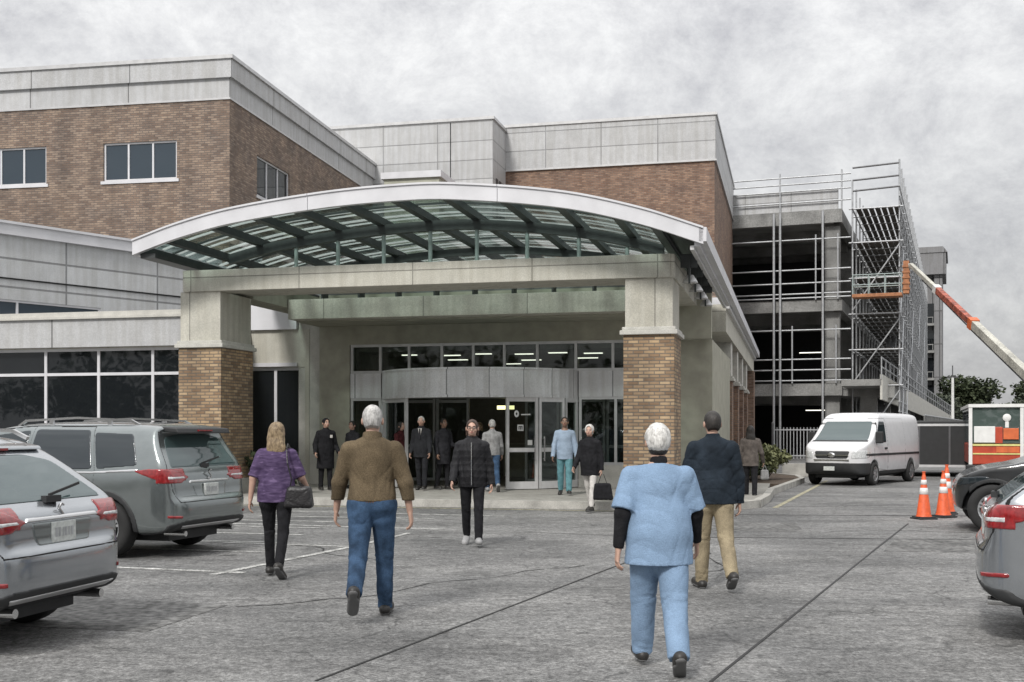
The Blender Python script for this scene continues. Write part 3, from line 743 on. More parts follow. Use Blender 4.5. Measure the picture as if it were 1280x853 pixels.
# ------------------------------------------------------------------ low left wing
lw = bthing('low_wing', -18, 1.6, "low grey wing with a long dark window band beside the left brick pier", 'building')
OFF = (-18, 1.6, 0)
mb = MB(OFF); wall(mb, 'x', -26, -10.3, SW - .02, 3.62, 1.6, 1.9, [(-25.4, -10.7, 0.55, 3.60)])
mb.prism([(-10.6, 1.9), (-10.3, 1.9), (-11.6, 5.6), (-11.9, 5.6)], 'z', SW - .02, 3.62); mb.box(-26, -25.7, 1.9, 14, SW - .02, 3.62)
mb.build('wall', 'concrete', lw)
mb = MB(OFF); mb.box(-26.2, -10.1, 1.45, 2.2, 3.62, 4.30); mb.build('fascia', 'parapet', lw)
mb = MB(OFF); mb.box(-26.25, -10.06, 1.38, 2.25, 4.30, 4.36); mb.box(-26.22, -10.08, 1.42, 2.25, 4.362, 4.47); mb.build('cornice', 'cast', lw)
mb = MB(OFF); mb.box(-26, -11.0, 2.25, 8.0, 3.9, 4.2); mb.build('roof', 'roof', lw)
mxs = [-15.83 + k * 1.47 + 1.25 for k in range(-6, 4)]
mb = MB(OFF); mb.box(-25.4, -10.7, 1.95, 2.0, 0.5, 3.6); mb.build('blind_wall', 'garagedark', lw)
window(lw, 'x', -25.4, -10.7, 0.55, 3.60, 1.66, 1, glass='darkglass', frame='whitemetal', fw=0.07, off=OFF, xs=[x for x in mxs if -25 < x < -11.0], zs=[2.97])
# recessed link between the wing and the entrance
lk = bthing('recessed_link', -11, 5.6, "recessed pale wall with two tall dark windows between left pier and entrance column", 'building')
OFF = (-11, 5.6, 0)
mb = MB(OFF); wall(mb, 'x', -14.5, -9.3, SW, 4.32, 5.6, 5.9, [(-12.8, -9.42, 0.72, 3.30)]); mb.box(-9.3, -9.0, 6.32, 12, SW, 4.9); mb.build('wall', 'concrete', lk)
mb = MB(OFF); mb.box(-11.75, -9.63, 5.5, 6.0, 4.32, 5.1); mb.box(-11.9, -9.63, 5.52, 5.6, 3.32, 3.42); mb.build('coping', 'whitemetal', lk)
mb = MB(OFF); mb.box(-14.4, -9.4, 6.01, 12, 4.4, 4.55); mb.build('roof', 'roof', lk)
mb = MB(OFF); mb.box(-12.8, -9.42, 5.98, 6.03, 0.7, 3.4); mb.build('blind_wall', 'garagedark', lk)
window(lk, 'x', -12.8, -9.42, 0.72, 3.30, 5.64, 3, glass='darkglass', frame='whitemetal', fw=0.08, off=OFF, xs=[-11.5, -10.3])

# ------------------------------------------------------------------ oblique panel-clad wing behind the low wing
ox0, oy0, ox1, oy1 = -20.6, 24.0, -8.6, 39.4
oa = math.atan2(oy1 - oy0, ox1 - ox0); oL = math.hypot(ox1 - ox0, oy1 - oy0)
ob = empty('panel_wing', (ox0, oy0, 0), oa, "grey panel clad wing set at an angle above the low wing roof", 'building')
mb = MB(); wall(mb, 'x', 0, oL, 0.0, 7.05, 0, 0.3, [(0.5, oL - 6.0, 3.9, 5.25)]); mb.build('wall', 'panelsmall', ob)
mb = MB(); mb.box(0, oL, -0.12, 0.5, 7.05, 7.35); mb.box(0, oL, -0.18, 0.55, 7.35, 7.42); mb.build('coping', 'whitemetal', ob)
mb = MB(); mb.box(0, oL, -0.03, 0.0, 5.82, 5.86); mb.build('string_course', 'seam', ob)
mb = MB(); mb.box(0, oL, 0.3, 9, 6.7, 6.9); mb.build('roof', 'roof', ob)
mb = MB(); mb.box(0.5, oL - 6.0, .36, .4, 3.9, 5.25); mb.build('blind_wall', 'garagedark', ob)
window(ob, 'x', 0.5, oL - 6.0, 3.9, 5.25, 0.03, 5, glass='blueglass', frame='whitemetal', fw=0.06)

# ------------------------------------------------------------------ tall brick block, upper left
bb = empty('brick_building', (-9.25, 38.0, 0), -R(10.5), "tall brown brick block with grey three band parapet at the upper left", 'building')
D = 18.2; Lf = 22.0
# corner at local (0,0); front runs to -x, side runs to +y
w1 = (-4.50, -1.86, 9.92, 11.20); w2 = (-9.2, -6.60, 9.92, 11.20); w3 = (-13.6, -11.0, 9.92, 11.20)
mb = MB(); wall(mb, 'x', -Lf, 0, 0, 12.48, 0, 0.35, [w1, w2, w3])
s1 = (2.25, 5.3, 9.75, 11.15)
wall(mb, 'y', 0.35, D, 0, 12.48, -0.35, 0, [s1]); mb.box(-Lf, 0, D, D + .35, 0, 12.48); mb.box(-Lf, -Lf + .35, .35, D, 0, 12.48)
mb.build('wall', 'brick', bb)
mb = MB(); o = 0.02; mb.box(-Lf, o, -o, D + .35, 12.48, 13.14); mb.box(-Lf, .12, -.12, D + .4, 13.14, 13.74); mb.build('parapet', 'parapet', bb)
mb = MB(); mb.box(-Lf, .04, -.04, D + .36, 12.44, 12.50); mb.box(-Lf, .18, -.18, D + .45, 13.74, 13.86); mb.build('coping', 'alu', bb)
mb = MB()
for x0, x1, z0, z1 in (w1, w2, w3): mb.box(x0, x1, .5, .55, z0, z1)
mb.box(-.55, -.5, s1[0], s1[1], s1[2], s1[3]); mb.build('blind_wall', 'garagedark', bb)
for x0, x1, z0, z1 in (w1, w2, w3): window(bb, 'x', x0, x1, z0, z1, 0.06, 3, glass='blueglass', frame='whitemetal', fw=0.06, sill=True)
window(bb, 'y', s1[0], s1[1], s1[2], s1[3], -0.06, 3, glass='darkglass', frame='whitemetal', fw=0.06, sill=True, out=1)

# ------------------------------------------------------------------ grey panel block and brick tower behind
A2 = BA
def rot_at(X, Y): return dict(loc=(X, Y, 0), rz=-A2)
pb = empty('panel_building', (-0.85, 52.0, 0), -A2, "plain grey panel clad block rising behind the middle of the canopy", 'building')
mb = MB(); mb.box(-14, 0, 0, 2.35, 0, 15.55); mb.box(-14, -0.02, 2.35, 20, 0, 15.5); mb.build('wall', 'panel', pb)
mb = MB(); mb.box(-14, .06, -.06, 20, 15.55, 15.68); mb.build('coping', 'alu', pb)
mb = MB(); mb.box(-2.0, -1.97, -0.03, -0.002, 0, 15.5); mb.build('pilaster_joint', 'seam', pb)
mb = MB()
for k in range(3): mb.box(0.004, 0.03, 0.5 + k * .6, 0.85 + k * .6, 11.2, 13.0)
mb.build('louvre', 'darkframe', pb)
bt = empty('brick_tower_block', (9.1, 52.1, 0), -A2, "red brick block with tall grey panel top behind the right of the canopy", 'building')
mb = MB(); mb.box(-10.2, 0, 0, 16, 0, 13.75); mb.build('wall', 'brickred', bt)
mb = MB(); mb.box(-10.2, .06, -.06, 16.05, 13.75, 15.75); mb.build('panel_top', 'panel', bt)
mb = MB(); mb.box(-10.2, .12, -.12, 16.1, 15.75, 15.88); mb.box(-10.2, .09, -.09, 16.08, 13.70, 13.78); mb.build('coping', 'alu', bt)
ph = empty('rooftop_penthouse', (-2.78, 44.2, 0), -R(12.3), "small beige rooftop box in front of the grey panel block", 'building')
mb = MB(); mb.box(-2.2, 0, 0, 6, 0, 11.25); mb.build('wall', 'stucco', ph)
mb = MB(); mb.box(-2.3, .1, -.1, 6.1, 11.25, 11.5); mb.build('coping', 'whitemetal', ph)
# roof deck carrying the penthouse
mm = bthing('main_block', -4, 16.2, "flat roofed brick core of the hospital behind the glass canopy", 'building')
mb = MB((-4, 16.2, 0)); mb.box(-9.0, 0.9, 16.2, 29.0, 0, 6.4); mb.build('wall', 'brick', mm)

# ------------------------------------------------------------------ connector building along the right
cn = bthing('connector_building', 1.5, 11.5, "long side wing with brick piers under a white eave right of the canopy", 'building')
OFF = (1.5, 11.5, 0); CE = 34.5
mb = MB(OFF); mb.box(-0.2, 1.5, 10.16, CE, 4.42, 5.2); mb.box(-0.2, 0.0, 11.4, CE, 0, 4.42); mb.build('wall', 'concrete', cn)
mb = MB(OFF); mb.box(0.0, 0.7, 11.4, CE, 0, 0.9); mb.box(0.0, 0.55, 11.4, CE, .9, 4.4); mb.build('inner_wall', 'panelsmall', cn)
mb = MB(OFF); mb.box(1.62, 1.76, 10.01, CE + .6, 5.19, 5.46); mb.box(-.2, 1.61, 10.17, CE + .5, 5.2, 5.4); mb.build('eave', 'whitemetal', cn)
mb = MB(OFF); mb.box(1.502, 1.60, 10.2, CE + .4, 5.08, 5.19); mb.build('gutter', 'frame', cn)
for v in (14.3, 18.6, 22.8, 27.0):
    pier(cn, 0.62, 1.46, v, v + 0.95, 3.2, 4.42, OFF, mat_b='brickred', upper='cast')
mb = MB(OFF); mb.box(0.3, 1.55, CE - 1.6, CE, 0, 4.42); mb.build('end_wall', 'brickred', cn)
for v in (15.6, 19.9, 24.1, 28.4): window(cn, 'y', v, v + 2.6, 1.0, 4.2, 0.62, 2, glass='blueglass', frame='whitemetal', off=OFF, out=1, zs=[2.9])

# ------------------------------------------------------------------ multi-storey garage under repair
GA = R(21.0); GX, GY = 18.38, 65.0
gr = empty('parking_garage', (GX, GY, 0), -GA, "open concrete parking garage under repair with dark empty decks", 'garage')
GL, GW = 66.0, 16.0
def gslab(name, z0, z1, extra=0.0):
    mb = MB(); mb.box(-GW, 0, 0, GL, z0, z1); return mb.build(name, 'garage', gr)
levels = [(3.55, 4.25), (8.30, 8.95), (13.25, 14.0)]
for z0, z1 in levels:
    mb = MB(); mb.box(-GW, -0.0, 0, GL, z0 + 0.25, z1 - 0.1); mb.box(-GW, 0.02, -0.12, 0.35, z0, z1); mb.box(-0.35, 0.12, -0.10, GL, z0, z1 - .004); s = mb.build('deck', 'garage', gr)
    mb = MB()
    for y in np.arange(4, GL, 5.0): mb.box(-GW, -.4, y, y + .4, z0 - .35, z0 + .25)
    mb.build('beam', 'garage', s)
for k, y in enumerate(np.arange(0.3, GL, 9.0)):
    mb = MB(); mb.box(-0.85, -0.05, y, y + 0.7, 0, 13.1); mb.build('column', 'garage', gr)
    if k < 3:
        mb = MB(); mb.box(-9.2, -8.4, y, y + 0.7, 0, 13.1); mb.build('column', 'garage', gr)
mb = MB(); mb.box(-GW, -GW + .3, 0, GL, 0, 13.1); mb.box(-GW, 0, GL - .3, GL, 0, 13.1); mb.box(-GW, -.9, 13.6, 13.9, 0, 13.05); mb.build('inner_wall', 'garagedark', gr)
mb = MB(); mb.box(-7.6, -0.1, 0.1, .16, 14.0, 15.2); mb.build('netting', 'panel', gr)
# flared ramp edge under the lower deck at the corner
mb = MB(); mb.prism([(-0.1, 3.55), (2.9, 3.4), (2.9, 4.1), (-0.1, 4.2)], 'y', 0.3, GL); mb.build('cantilever_deck', 'garage', gr)
for x, z in ((-2.6, 6.6), (-2.2, 2.9)):
    mb = MB(); mb.box(x - .75, x + .75, 9.0, 9.08, z - .05, z); mb.build('tube_lamp', 'lamp', gr)

def guard_rail(z, hs, posts, y=-0.25, x0=-8.5, x1=0.6):
    gd = empty('guard_rail', Vector(gr.matrix_basis @ Vector((x1, y, 0))), -GA, None, 'guard rail', 'tube rails along the front edges of the garage decks')
    gd.location.z = z
    for h in hs:
        mb = MB(); mb.tube((x0 - x1, 0, h), (0, 0, h), 0.045, 6); mb.build('rail', 'tube', gd)
    for x in posts:
        mb = MB(); mb.tube((x - x1, 0, 0), (x - x1, 0, max(hs) + .25), 0.05, 6); mb.build('rail_post', 'tube', gd)
    return gd
scene.view_layers[0].update()
gr.rotation_euler = (0, 0, -GA)
gr_M = Matrix.Translation((GX, GY, 0)) @ Matrix.Rotation(-GA, 4, 'Z')
gr.matrix_basis = gr_M
gr['label'] = "open concrete parking garage under repair with dark empty decks"
guard_rail(4.25, (0.15, 0.75, 1.35, 3.0), (-7.6, -5.2, -2.6, -0.2))['label'] = "tube rail along the lowest garage deck level, above the picket fence"
guard_rail(8.95, (0.12, 0.35, 0.95, 1.7, 3.4), (-7.6, -6.2, -3.6, -1.3, -0.1))['label'] = "tube rail along the middle garage deck level"
guard_rail(14.0, (0.5, 1.15, 1.55, 1.95), (-7.5, -3.3, 0.1), y=-0.05)['label'] = "tube rail along the roof edge of the garage"
for x in (-3.6, -3.25, -7.2, -0.9):
    t = empty('scaffold_pole', gr_M @ Vector((x, -0.4, 0)), -GA, "tall scaffold pole before the garage front, " + {-3.6: "left of the close pair", -3.25: "right of the close pair", -7.2: "alone next to the brick block", -0.9: "in front of the corner column"}[x], 'pole', 'poles standing before the garage front')
    mb = MB(); mb.tube((0, 0, 0), (0, 0, 13.9), 0.07, 8); mb.build('pole', 'tube', t)

# scaffold along the right face of the garage
sc = empty('scaffold', gr_M @ Vector((1.6, 0.3, 0)), -GA, "dense galvanised tube scaffold along the right side of the garage", 'scaffold')
SX0, SX1 = -0.95, 1.55
bays = np.arange(0, 64.1, 2.6)
def reuse(name, me, loc, rot=(0, 0, 0)):
    o = bpy.data.objects.new(name, me); COL.objects.link(o); o.parent = sc; o.location = loc; o.rotation_euler = rot; return o
mb = MB(); mb.tube((0, 0, 0), (0, 0, 15.6), 0.05, 6); std = mb.build('standard', 'tube', sc); std.location = (SX0, 0, 0)
mb = MB(); mb.tube((0, 0, 0), (0, 0, 16.6), 0.05, 6); std2 = mb.build('standard', 'tube', sc); std2.location = (SX1, 0, 0)
for y in bays[1:]:
    reuse('standard', std.data, (SX0, y, 0)); reuse('standard', std2.data, (SX1, y, 0))
lifts = [2.1, 4.1, 6.1, 8.1, 10.1, 12.1, 14.0]
mb = MB(); mb.tube((0, -0.3, 0), (0, 64.3, 0), 0.045, 6); led = mb.build('ledger', 'tube', sc); led.location = (SX0, 0, lifts[0])
for z in lifts:
    for dz in (0, 0.55, 1.1):
        for x in (SX0, SX1):
            if (z, dz, x) != (lifts[0], 0, SX0) and not (x == SX0 and dz > 0): reuse('ledger', led.data, (x, 0, z + dz))
mb = MB(); mb.tube((SX0 - .2, 0, 0), (SX1 + .2, 0, 0), 0.045, 6); tr = mb.build('transom', 'tube', sc); tr.location = (0, 0, lifts[0])
n = 0
for y in bays:
    for z in lifts:
        if (y, z) != (0, lifts[0]) and n < 88: reuse('transom', tr.data, (0, y, z)); n += 1
for z in lifts[1:]:
    mb = MB()
    for x in np.arange(SX0 + .15, SX1 - .1, 0.34): mb.box(x, x + .26, 0.3, 64, 0, 0.045)
    b = mb.build('boarded_lift', 'board', sc); b.location = (0, 0, z + .05)
for k, (y, z) in enumerate([(0, 0), (0, 4.1), (0, 8.1), (8, 2.1), (16, 6.1), (24, 2.1), (32, 8.1), (40, 4.1), (48, 8.1)]):
    mb = MB(); mb.tube((SX1 + .05, 0, 0), (SX1 + .05, 4.0, 4.0), 0.045, 6); b = mb.build('brace', 'tube', sc); b.location = (0, y, z)
for z in (0.2, 4.2, 8.3):
    mb = MB(); mb.tube((SX0, -.06, z), (SX1, -.06, z + 3.6), 0.045, 6); mb.build('brace', 'tube', sc)
for k in range(14):
    y, z = (k * 5) % 60, (k * 3.7) % 11
    mb = MB(); mb.tube((SX0 + .06, y, z + .2), (SX0 + .06, y + 5.2, z + 3.4), 0.045, 6); mb.build('brace', 'tube', sc)
for k, y in enumerate(np.arange(2, 62, 6.0)):     # stair flights inside the scaffold
    z = lifts[k % 6]; mb = MB(); mb.bar((0.3, y, z + .1), (0.3, y + 3.4, z + 2.0), 0.7, 0.06); mb.tube((0.65, y, z + 1), (0.65, y + 3.4, z + 2.9), .035, 6); mb.build('stair', 'tube', sc)
for zz in (15.0, 15.6, 16.3):
    mb = MB(); mb.tube((SX0, 0, zz), (SX1, 0, zz + .1), 0.05, 6); mb.build('top_rail', 'tubedark', sc)

# lower fenced walkway on the ground beside the scaffold
fw_ = empty('site_hoarding', gr_M @ Vector((4.2, 10, 0)), -GA - R(3), "long slatted site fence running along the foot of the scaffold", 'fence')
mb = MB()
for y in np.arange(0, 70, 0.8): mb.box(-.04, .04, y, y + .38, 0.1, 2.5)
mb.build('slats', 'garage', fw_)
mb = MB(); mb.tube((0, 0, 2.55), (0, 70, 2.55), .05, 6); mb.tube((0, 0, 1.3), (0, 70, 1.3), .05, 6); mb.build('rail', 'tube', fw_)

# sloping ramp that runs down beside the scaffold
r0, r1 = Vector((19.0, 62.6, 0)), Vector((40.0, 108.0, 0))
ra = math.atan2(r1.y - r0.y, r1.x - r0.x); rL = (r1 - r0).length
rp = empty('access_ramp', r0, ra, "pale concrete access ramp with tube rail sloping down beside the scaffold", 'ramp')
zt = lambda t: 4.35 + (2.6 - 4.35) * t / rL
mb = MB(); mb.strip([((t, -.9, zt(t)), (t, 1.2, zt(t))) for t in (0, rL)], (0, 0, -.35)); mb.build('deck', 'garage', rp)
mb = MB(); mb.strip([((t, -.95, zt(t) + .25), (t, -.95, zt(t) - .75 - .35 * (t < 1))) for t in (0, rL)], (0, .12, 0)); mb.build('edge_beam', 'cast', rp)
for dz in (.65, 1.15):
    mb = MB(); mb.tube((0, -.9, zt(0) + dz), (rL, -.9, zt(rL) + dz), .045, 6); mb.build('rail', 'tube', rp)
for t in np.arange(0, rL, 1.8):
    mb = MB(); mb.tube((t, -.9, zt(t)), (t, -.9, zt(t) + 1.2), .04, 6); mb.build('rail_post', 'tube', rp)
for t in np.arange(3, rL, 6.0):
    mb = MB(); mb.box(t - .2, t + .2, -.3, .6, 0, zt(t) - .36); mb.build('support', 'garage', rp)

# far grey tower to the right of the garage
ft = empty('far_tower', (51.6, 140.0, 0), -GA, "tall narrow grey tower with stacked balconies beyond the scaffold", 'building')
mb = MB(); mb.box(-9, -3.2, 0, 10, 0, 22.4); mb.box(-3.2, -0.6, .8, 10, 0, 22.4); mb.box(-.6, 0.3, 0, 10, 0, 22.4); mb.build('wall', 'towergrey', ft)
mb = MB(); mb.box(-9.3, .7, -.5, 10.4, 20.4, 23.0); mb.prism([(-9.4, 23.0), (.9, 23.0), (0.4, 23.7), (-9, 23.7)], 'y', -.6, 10); mb.build('roof', 'towergrey', ft)
for z in np.arange(1.5, 18, 3.3):
    mb = MB(); mb.box(-3.15, -.65, .72, .82, z, z + 2.3); mb.build('window', 'darkglass', ft)
    mb = MB(); mb.box(-3.2, -.6, -.25, .7, z - .45, z - .2); mb.box(-3.1, -.7, -.25, -.15, z + .5, z + .6)
    for x in (-3, -2.2, -1.4, -.8): mb.box(x, x + .07, -.25, -.15, z - .2, z + .5)
    mb.build('balcony', 'garage', ft)

# ------------------------------------------------------------------ implicit-surface modelling (bodies, clothes, car shells)
def smax(a, b, k):
    h = np.maximum(k - np.abs(a - b), 0) / k
    return np.maximum(a, b) + h * h * k * 0.25
def smin(a, b, k):
    h = np.maximum(k - np.abs(a - b), 0) / k
    return np.minimum(a, b) - h * h * k * 0.25

_E12 = [(a, b) for a in [(i, j, k) for i in (0, 1) for j in (0, 1) for k in (0, 1)] for b in
        [tuple(a[m] + (1 if m == ax else 0) for m in range(3)) for ax in range(3) if a[ax] == 0]]
def surfnet(f, lo, h):
    s = f < 0
    cnt = np.zeros(tuple(d - 1 for d in f.shape), np.uint8)
    for i in (0, 1):
        for j in (0, 1):
            for k in (0, 1):
                cnt += s[i:s.shape[0] - 1 + i, j:s.shape[1] - 1 + j, k:s.shape[2] - 1 + k]
    idx = np.argwhere((cnt > 0) & (cnt < 8))
    if len(idx) == 0: return None
    ids = np.full(cnt.shape, -1, np.int32); ids[tuple(idx.T)] = np.arange(len(idx))
    acc = np.zeros((len(idx), 3)); n = np.zeros(len(idx))
    for a, b in _E12:
        fa = f[idx[:, 0] + a[0], idx[:, 1] + a[1], idx[:, 2] + a[2]]; fb = f[idx[:, 0] + b[0], idx[:, 1] + b[1], idx[:, 2] + b[2]]
        c = (fa < 0) != (fb < 0)
        t = np.where(c, fa / np.where(c, fa - fb, 1), 0)
        acc += np.where(c[:, None], np.array(a) + t[:, None] * (np.array(b) - np.array(a)), 0); n += c
    v = np.array(lo) + h * (idx + acc / n[:, None])
    Q = []
    for ax in range(3):
        sl0 = [slice(1, -1)] * 3; sl1 = [slice(1, -1)] * 3; sl0[ax] = slice(0, -1); sl1[ax] = slice(1, None)
        A, B = s[tuple(sl0)], s[tuple(sl1)]
        for flip, mk in ((False, A & ~B), (True, ~A & B)):
            p = np.argwhere(mk)
            if len(p) == 0: continue
            o = np.ones(3, int); o[ax] = 0; p = p + o
            b1, b2 = (ax + 1) % 3, (ax + 2) % 3
            def cell(d1, d2):
                q = p.copy(); q[:, b1] -= d1; q[:, b2] -= d2; return ids[q[:, 0], q[:, 1], q[:, 2]]
            q4 = np.stack([cell(1, 1), cell(0, 1), cell(0, 0), cell(1, 0)], 1)
            Q.append(q4[:, ::-1] if flip else q4)
    return v, np.concatenate(Q)

def relax(v, q, it=1, lam=0.5):
    e = np.concatenate([q[:, [0, 1]], q[:, [1, 2]], q[:, [2, 3]], q[:, [3, 0]]])
    i = np.concatenate([e[:, 0], e[:, 1]]); j = np.concatenate([e[:, 1], e[:, 0]])
    d = np.bincount(i, minlength=len(v)).clip(1)
    for _ in range(it):
        m = np.stack([np.bincount(i, weights=v[j, c], minlength=len(v)) for c in range(3)], 1) / d[:, None]
        v = v + lam * (m - v)
    return v

def mesh_from(name, v, q, smooth=True):
    me = bpy.data.meshes.new(name)
    me.vertices.add(len(v)); me.vertices.foreach_set("co", np.asarray(v, np.float32).ravel())
    me.loops.add(q.size); me.loops.foreach_set("vertex_index", q.astype(np.int32).ravel())
    me.polygons.add(len(q)); me.polygons.foreach_set("loop_start", np.arange(0, q.size, 4, dtype=np.int32))
    me.polygons.foreach_set("loop_total", np.full(len(q), 4, np.int32))
    me.polygons.foreach_set("use_smooth", np.full(len(q), smooth))
    me.update(calc_edges=True); me.validate()
    return me

class Field:
    def __init__(s, lo, hi, h):
        s.lo, s.h = np.array(lo, float), h
        s.n = np.ceil((np.array(hi) - s.lo) / h).astype(int) + 1
        s.ax = [s.lo[i] + h * np.arange(s.n[i]) for i in range(3)]
        s.f = np.full(s.n, 1.0, np.float32)
    def block(s, lo, hi):
        a = np.clip(np.floor((np.array(lo) - s.lo) / s.h).astype(int), 0, s.n); b = np.clip(np.ceil((np.array(hi) - s.lo) / s.h).astype(int) + 1, 0, s.n)
        if np.any(b <= a): return None
        sl = tuple(slice(i, j) for i, j in zip(a, b))
        P = (s.ax[0][sl[0]][:, None, None], s.ax[1][sl[1]][None, :, None], s.ax[2][sl[2]][None, None, :])
        return sl, P
    def merge(s, lo, hi, fn, k, op='add'):
        m = k + 3 * s.h
        b = s.block(np.array(lo) - m, np.array(hi) + m)
        if b is None: return
        sl, P = b; d = fn(*P)
        if op == 'add': s.f[sl] = smin(s.f[sl], d, k)
        else: s.f[sl] = smax(s.f[sl], -d, k)
    def cap(s, a, b, ra, rb, k=0.02, op='add', flat=0, sc=(1, 1, 1)):
        """tapered capsule; flat=1 cuts it square at b, flat=2 at both ends; sc stretches its cross-section along world axes"""
        a = np.array(a, float); b = np.array(b, float); S = np.array(sc, float)
        A, B = a / S, b / S; d = B - A; L2 = float(d @ d) or 1e-9
        def fn(x, y, z):
            px, py, pz = x / S[0] - A[0], y / S[1] - A[1], z / S[2] - A[2]
            t = (px * d[0] + py * d[1] + pz * d[2]) / L2; tc = np.clip(t, 0, 1)
            dist = np.sqrt((px - tc * d[0]) ** 2 + (py - tc * d[1]) ** 2 + (pz - tc * d[2]) ** 2) - (ra + (rb - ra) * tc)
            dist = dist * min(S)
            L = math.sqrt(L2)
            if flat: dist = np.maximum(dist, (t - 1) * L)
            if flat == 2: dist = np.maximum(dist, -t * L)
            return dist
        r = max(ra, rb) * S
        s.merge(np.minimum(a, b) - r, np.maximum(a, b) + r, fn, k, op); return s
    def ell(s, c, r, k=0.02, op='add', M3=None):
        c = np.array(c, float); r = np.array(r, float)
        def fn(x, y, z):
            px, py, pz = x - c[0], y - c[1], z - c[2]
            if M3 is not None:
                px, py, pz = (M3[0][0] * px + M3[0][1] * py + M3[0][2] * pz, M3[1][0] * px + M3[1][1] * py + M3[1][2] * pz, M3[2][0] * px + M3[2][1] * py + M3[2][2] * pz)
            k0 = np.sqrt((px / r[0]) ** 2 + (py / r[1]) ** 2 + (pz / r[2]) ** 2); k1 = np.sqrt((px / r[0] ** 2) ** 2 + (py / r[1] ** 2) ** 2 + (pz / r[2] ** 2) ** 2)
            return k0 * (k0 - 1) / np.maximum(k1, 1e-6)
        R_ = r if M3 is None else np.full(3, r.max())
        s.merge(c - R_, c + R_, fn, k, op); return s
    def cut(s, n, d, k=0.004):
        """keep n.p < d"""
        x, y, z = s.ax[0][:, None, None], s.ax[1][None, :, None], s.ax[2][None, None, :]
        s.f = smax(s.f, (n[0] * x + n[1] * y + n[2] * z - d).astype(np.float32), k); return s
    def disp(s, fn):
        x, y, z = s.ax[0][:, None, None], s.ax[1][None, :, None], s.ax[2][None, None, :]
        s.f = s.f + fn(x, y, z).astype(np.float32); return s
    def mesh(s, name, it=1):
        r = surfnet(s.f, s.lo, s.h)
        if r is None: return bpy.data.meshes.new(name)
        v, q = r
        return mesh_from(name, relax(v, q, it), q)

def folds(seed, amp, fx=9, fz=22, n=6):
    rs = np.random.default_rng(seed)
    K = rs.normal(0, 1, (n, 3)) * np.array([fx, fx, fz]); ph = rs.uniform(0, 6.28, n); K2 = rs.normal(0, 1, (n, 3)) * 7
    def fn(x, y, z):
        t = 0
        for i in range(n):      # narrow creases that wander and fade, over a broad swell
            w = 1.5 * np.sin(K2[i, 0] * x + K2[i, 1] * y + K2[i, 2] * z)
            s = np.sin(K[i, 0] * x + K[i, 1] * y + K[i, 2] * z + ph[i] + w)
            m = .5 + .5 * np.sin(K2[i, 1] * x * 1.3 + K2[i, 2] * y + K2[i, 0] * z + ph[i] * 2)
            t = t + (1 - np.abs(s)) ** 5 * m * 1.8 + .22 * s
        return amp * t / n * 2.2
    return fn

# ------------------------------------------------------------------ cars
def chaikin(p, it=2):
    p = np.array(p, float)
    for _ in range(it):
        q = np.roll(p, -1, 0); p = np.stack([p * .75 + q * .25, p * .25 + q * .75], 1).reshape(-1, 2)
    return p
def sdpoly(P, X, Y):
    """signed distance of the grid X x Y to polygon P"""
    x, y = np.meshgrid(X, Y, indexing='ij'); d = np.full(x.shape, 1e9); sg = np.ones(x.shape)
    n = len(P); j = n - 1
    for i in range(n):
        ex, ey = P[j] - P[i]; wx, wy = x - P[i][0], y - P[i][1]
        t = np.clip((wx * ex + wy * ey) / (ex * ex + ey * ey + 1e-12), 0, 1)
        d = np.minimum(d, (wx - ex * t) ** 2 + (wy - ey * t) ** 2)
        c1, c2, c3 = y >= P[i][1], y < P[j][1], ex * wy > ey * wx
        sg = np.where((c1 & c2 & c3) | (~c1 & ~c2 & ~c3), -sg, sg); j = i
    return sg * np.sqrt(d)
def roundpoly(P, r):
    P = np.array(P, float); out = []
    for i in range(len(P)):
        a, b, c = P[i - 1], P[i], P[(i + 1) % len(P)]; u, v = a - b, c - b; lu, lv = np.linalg.norm(u), np.linalg.norm(v)
        p, q = b + u / lu * min(r, lu * .4), b + v / lv * min(r, lv * .4)
        for t in (0, .33, .67, 1): out.append((1 - t) ** 2 * p + 2 * t * (1 - t) * b + t * t * q)
    return np.array(out)
def mirror(p): return list(p) + [(-a, b) for a, b in reversed(p)]

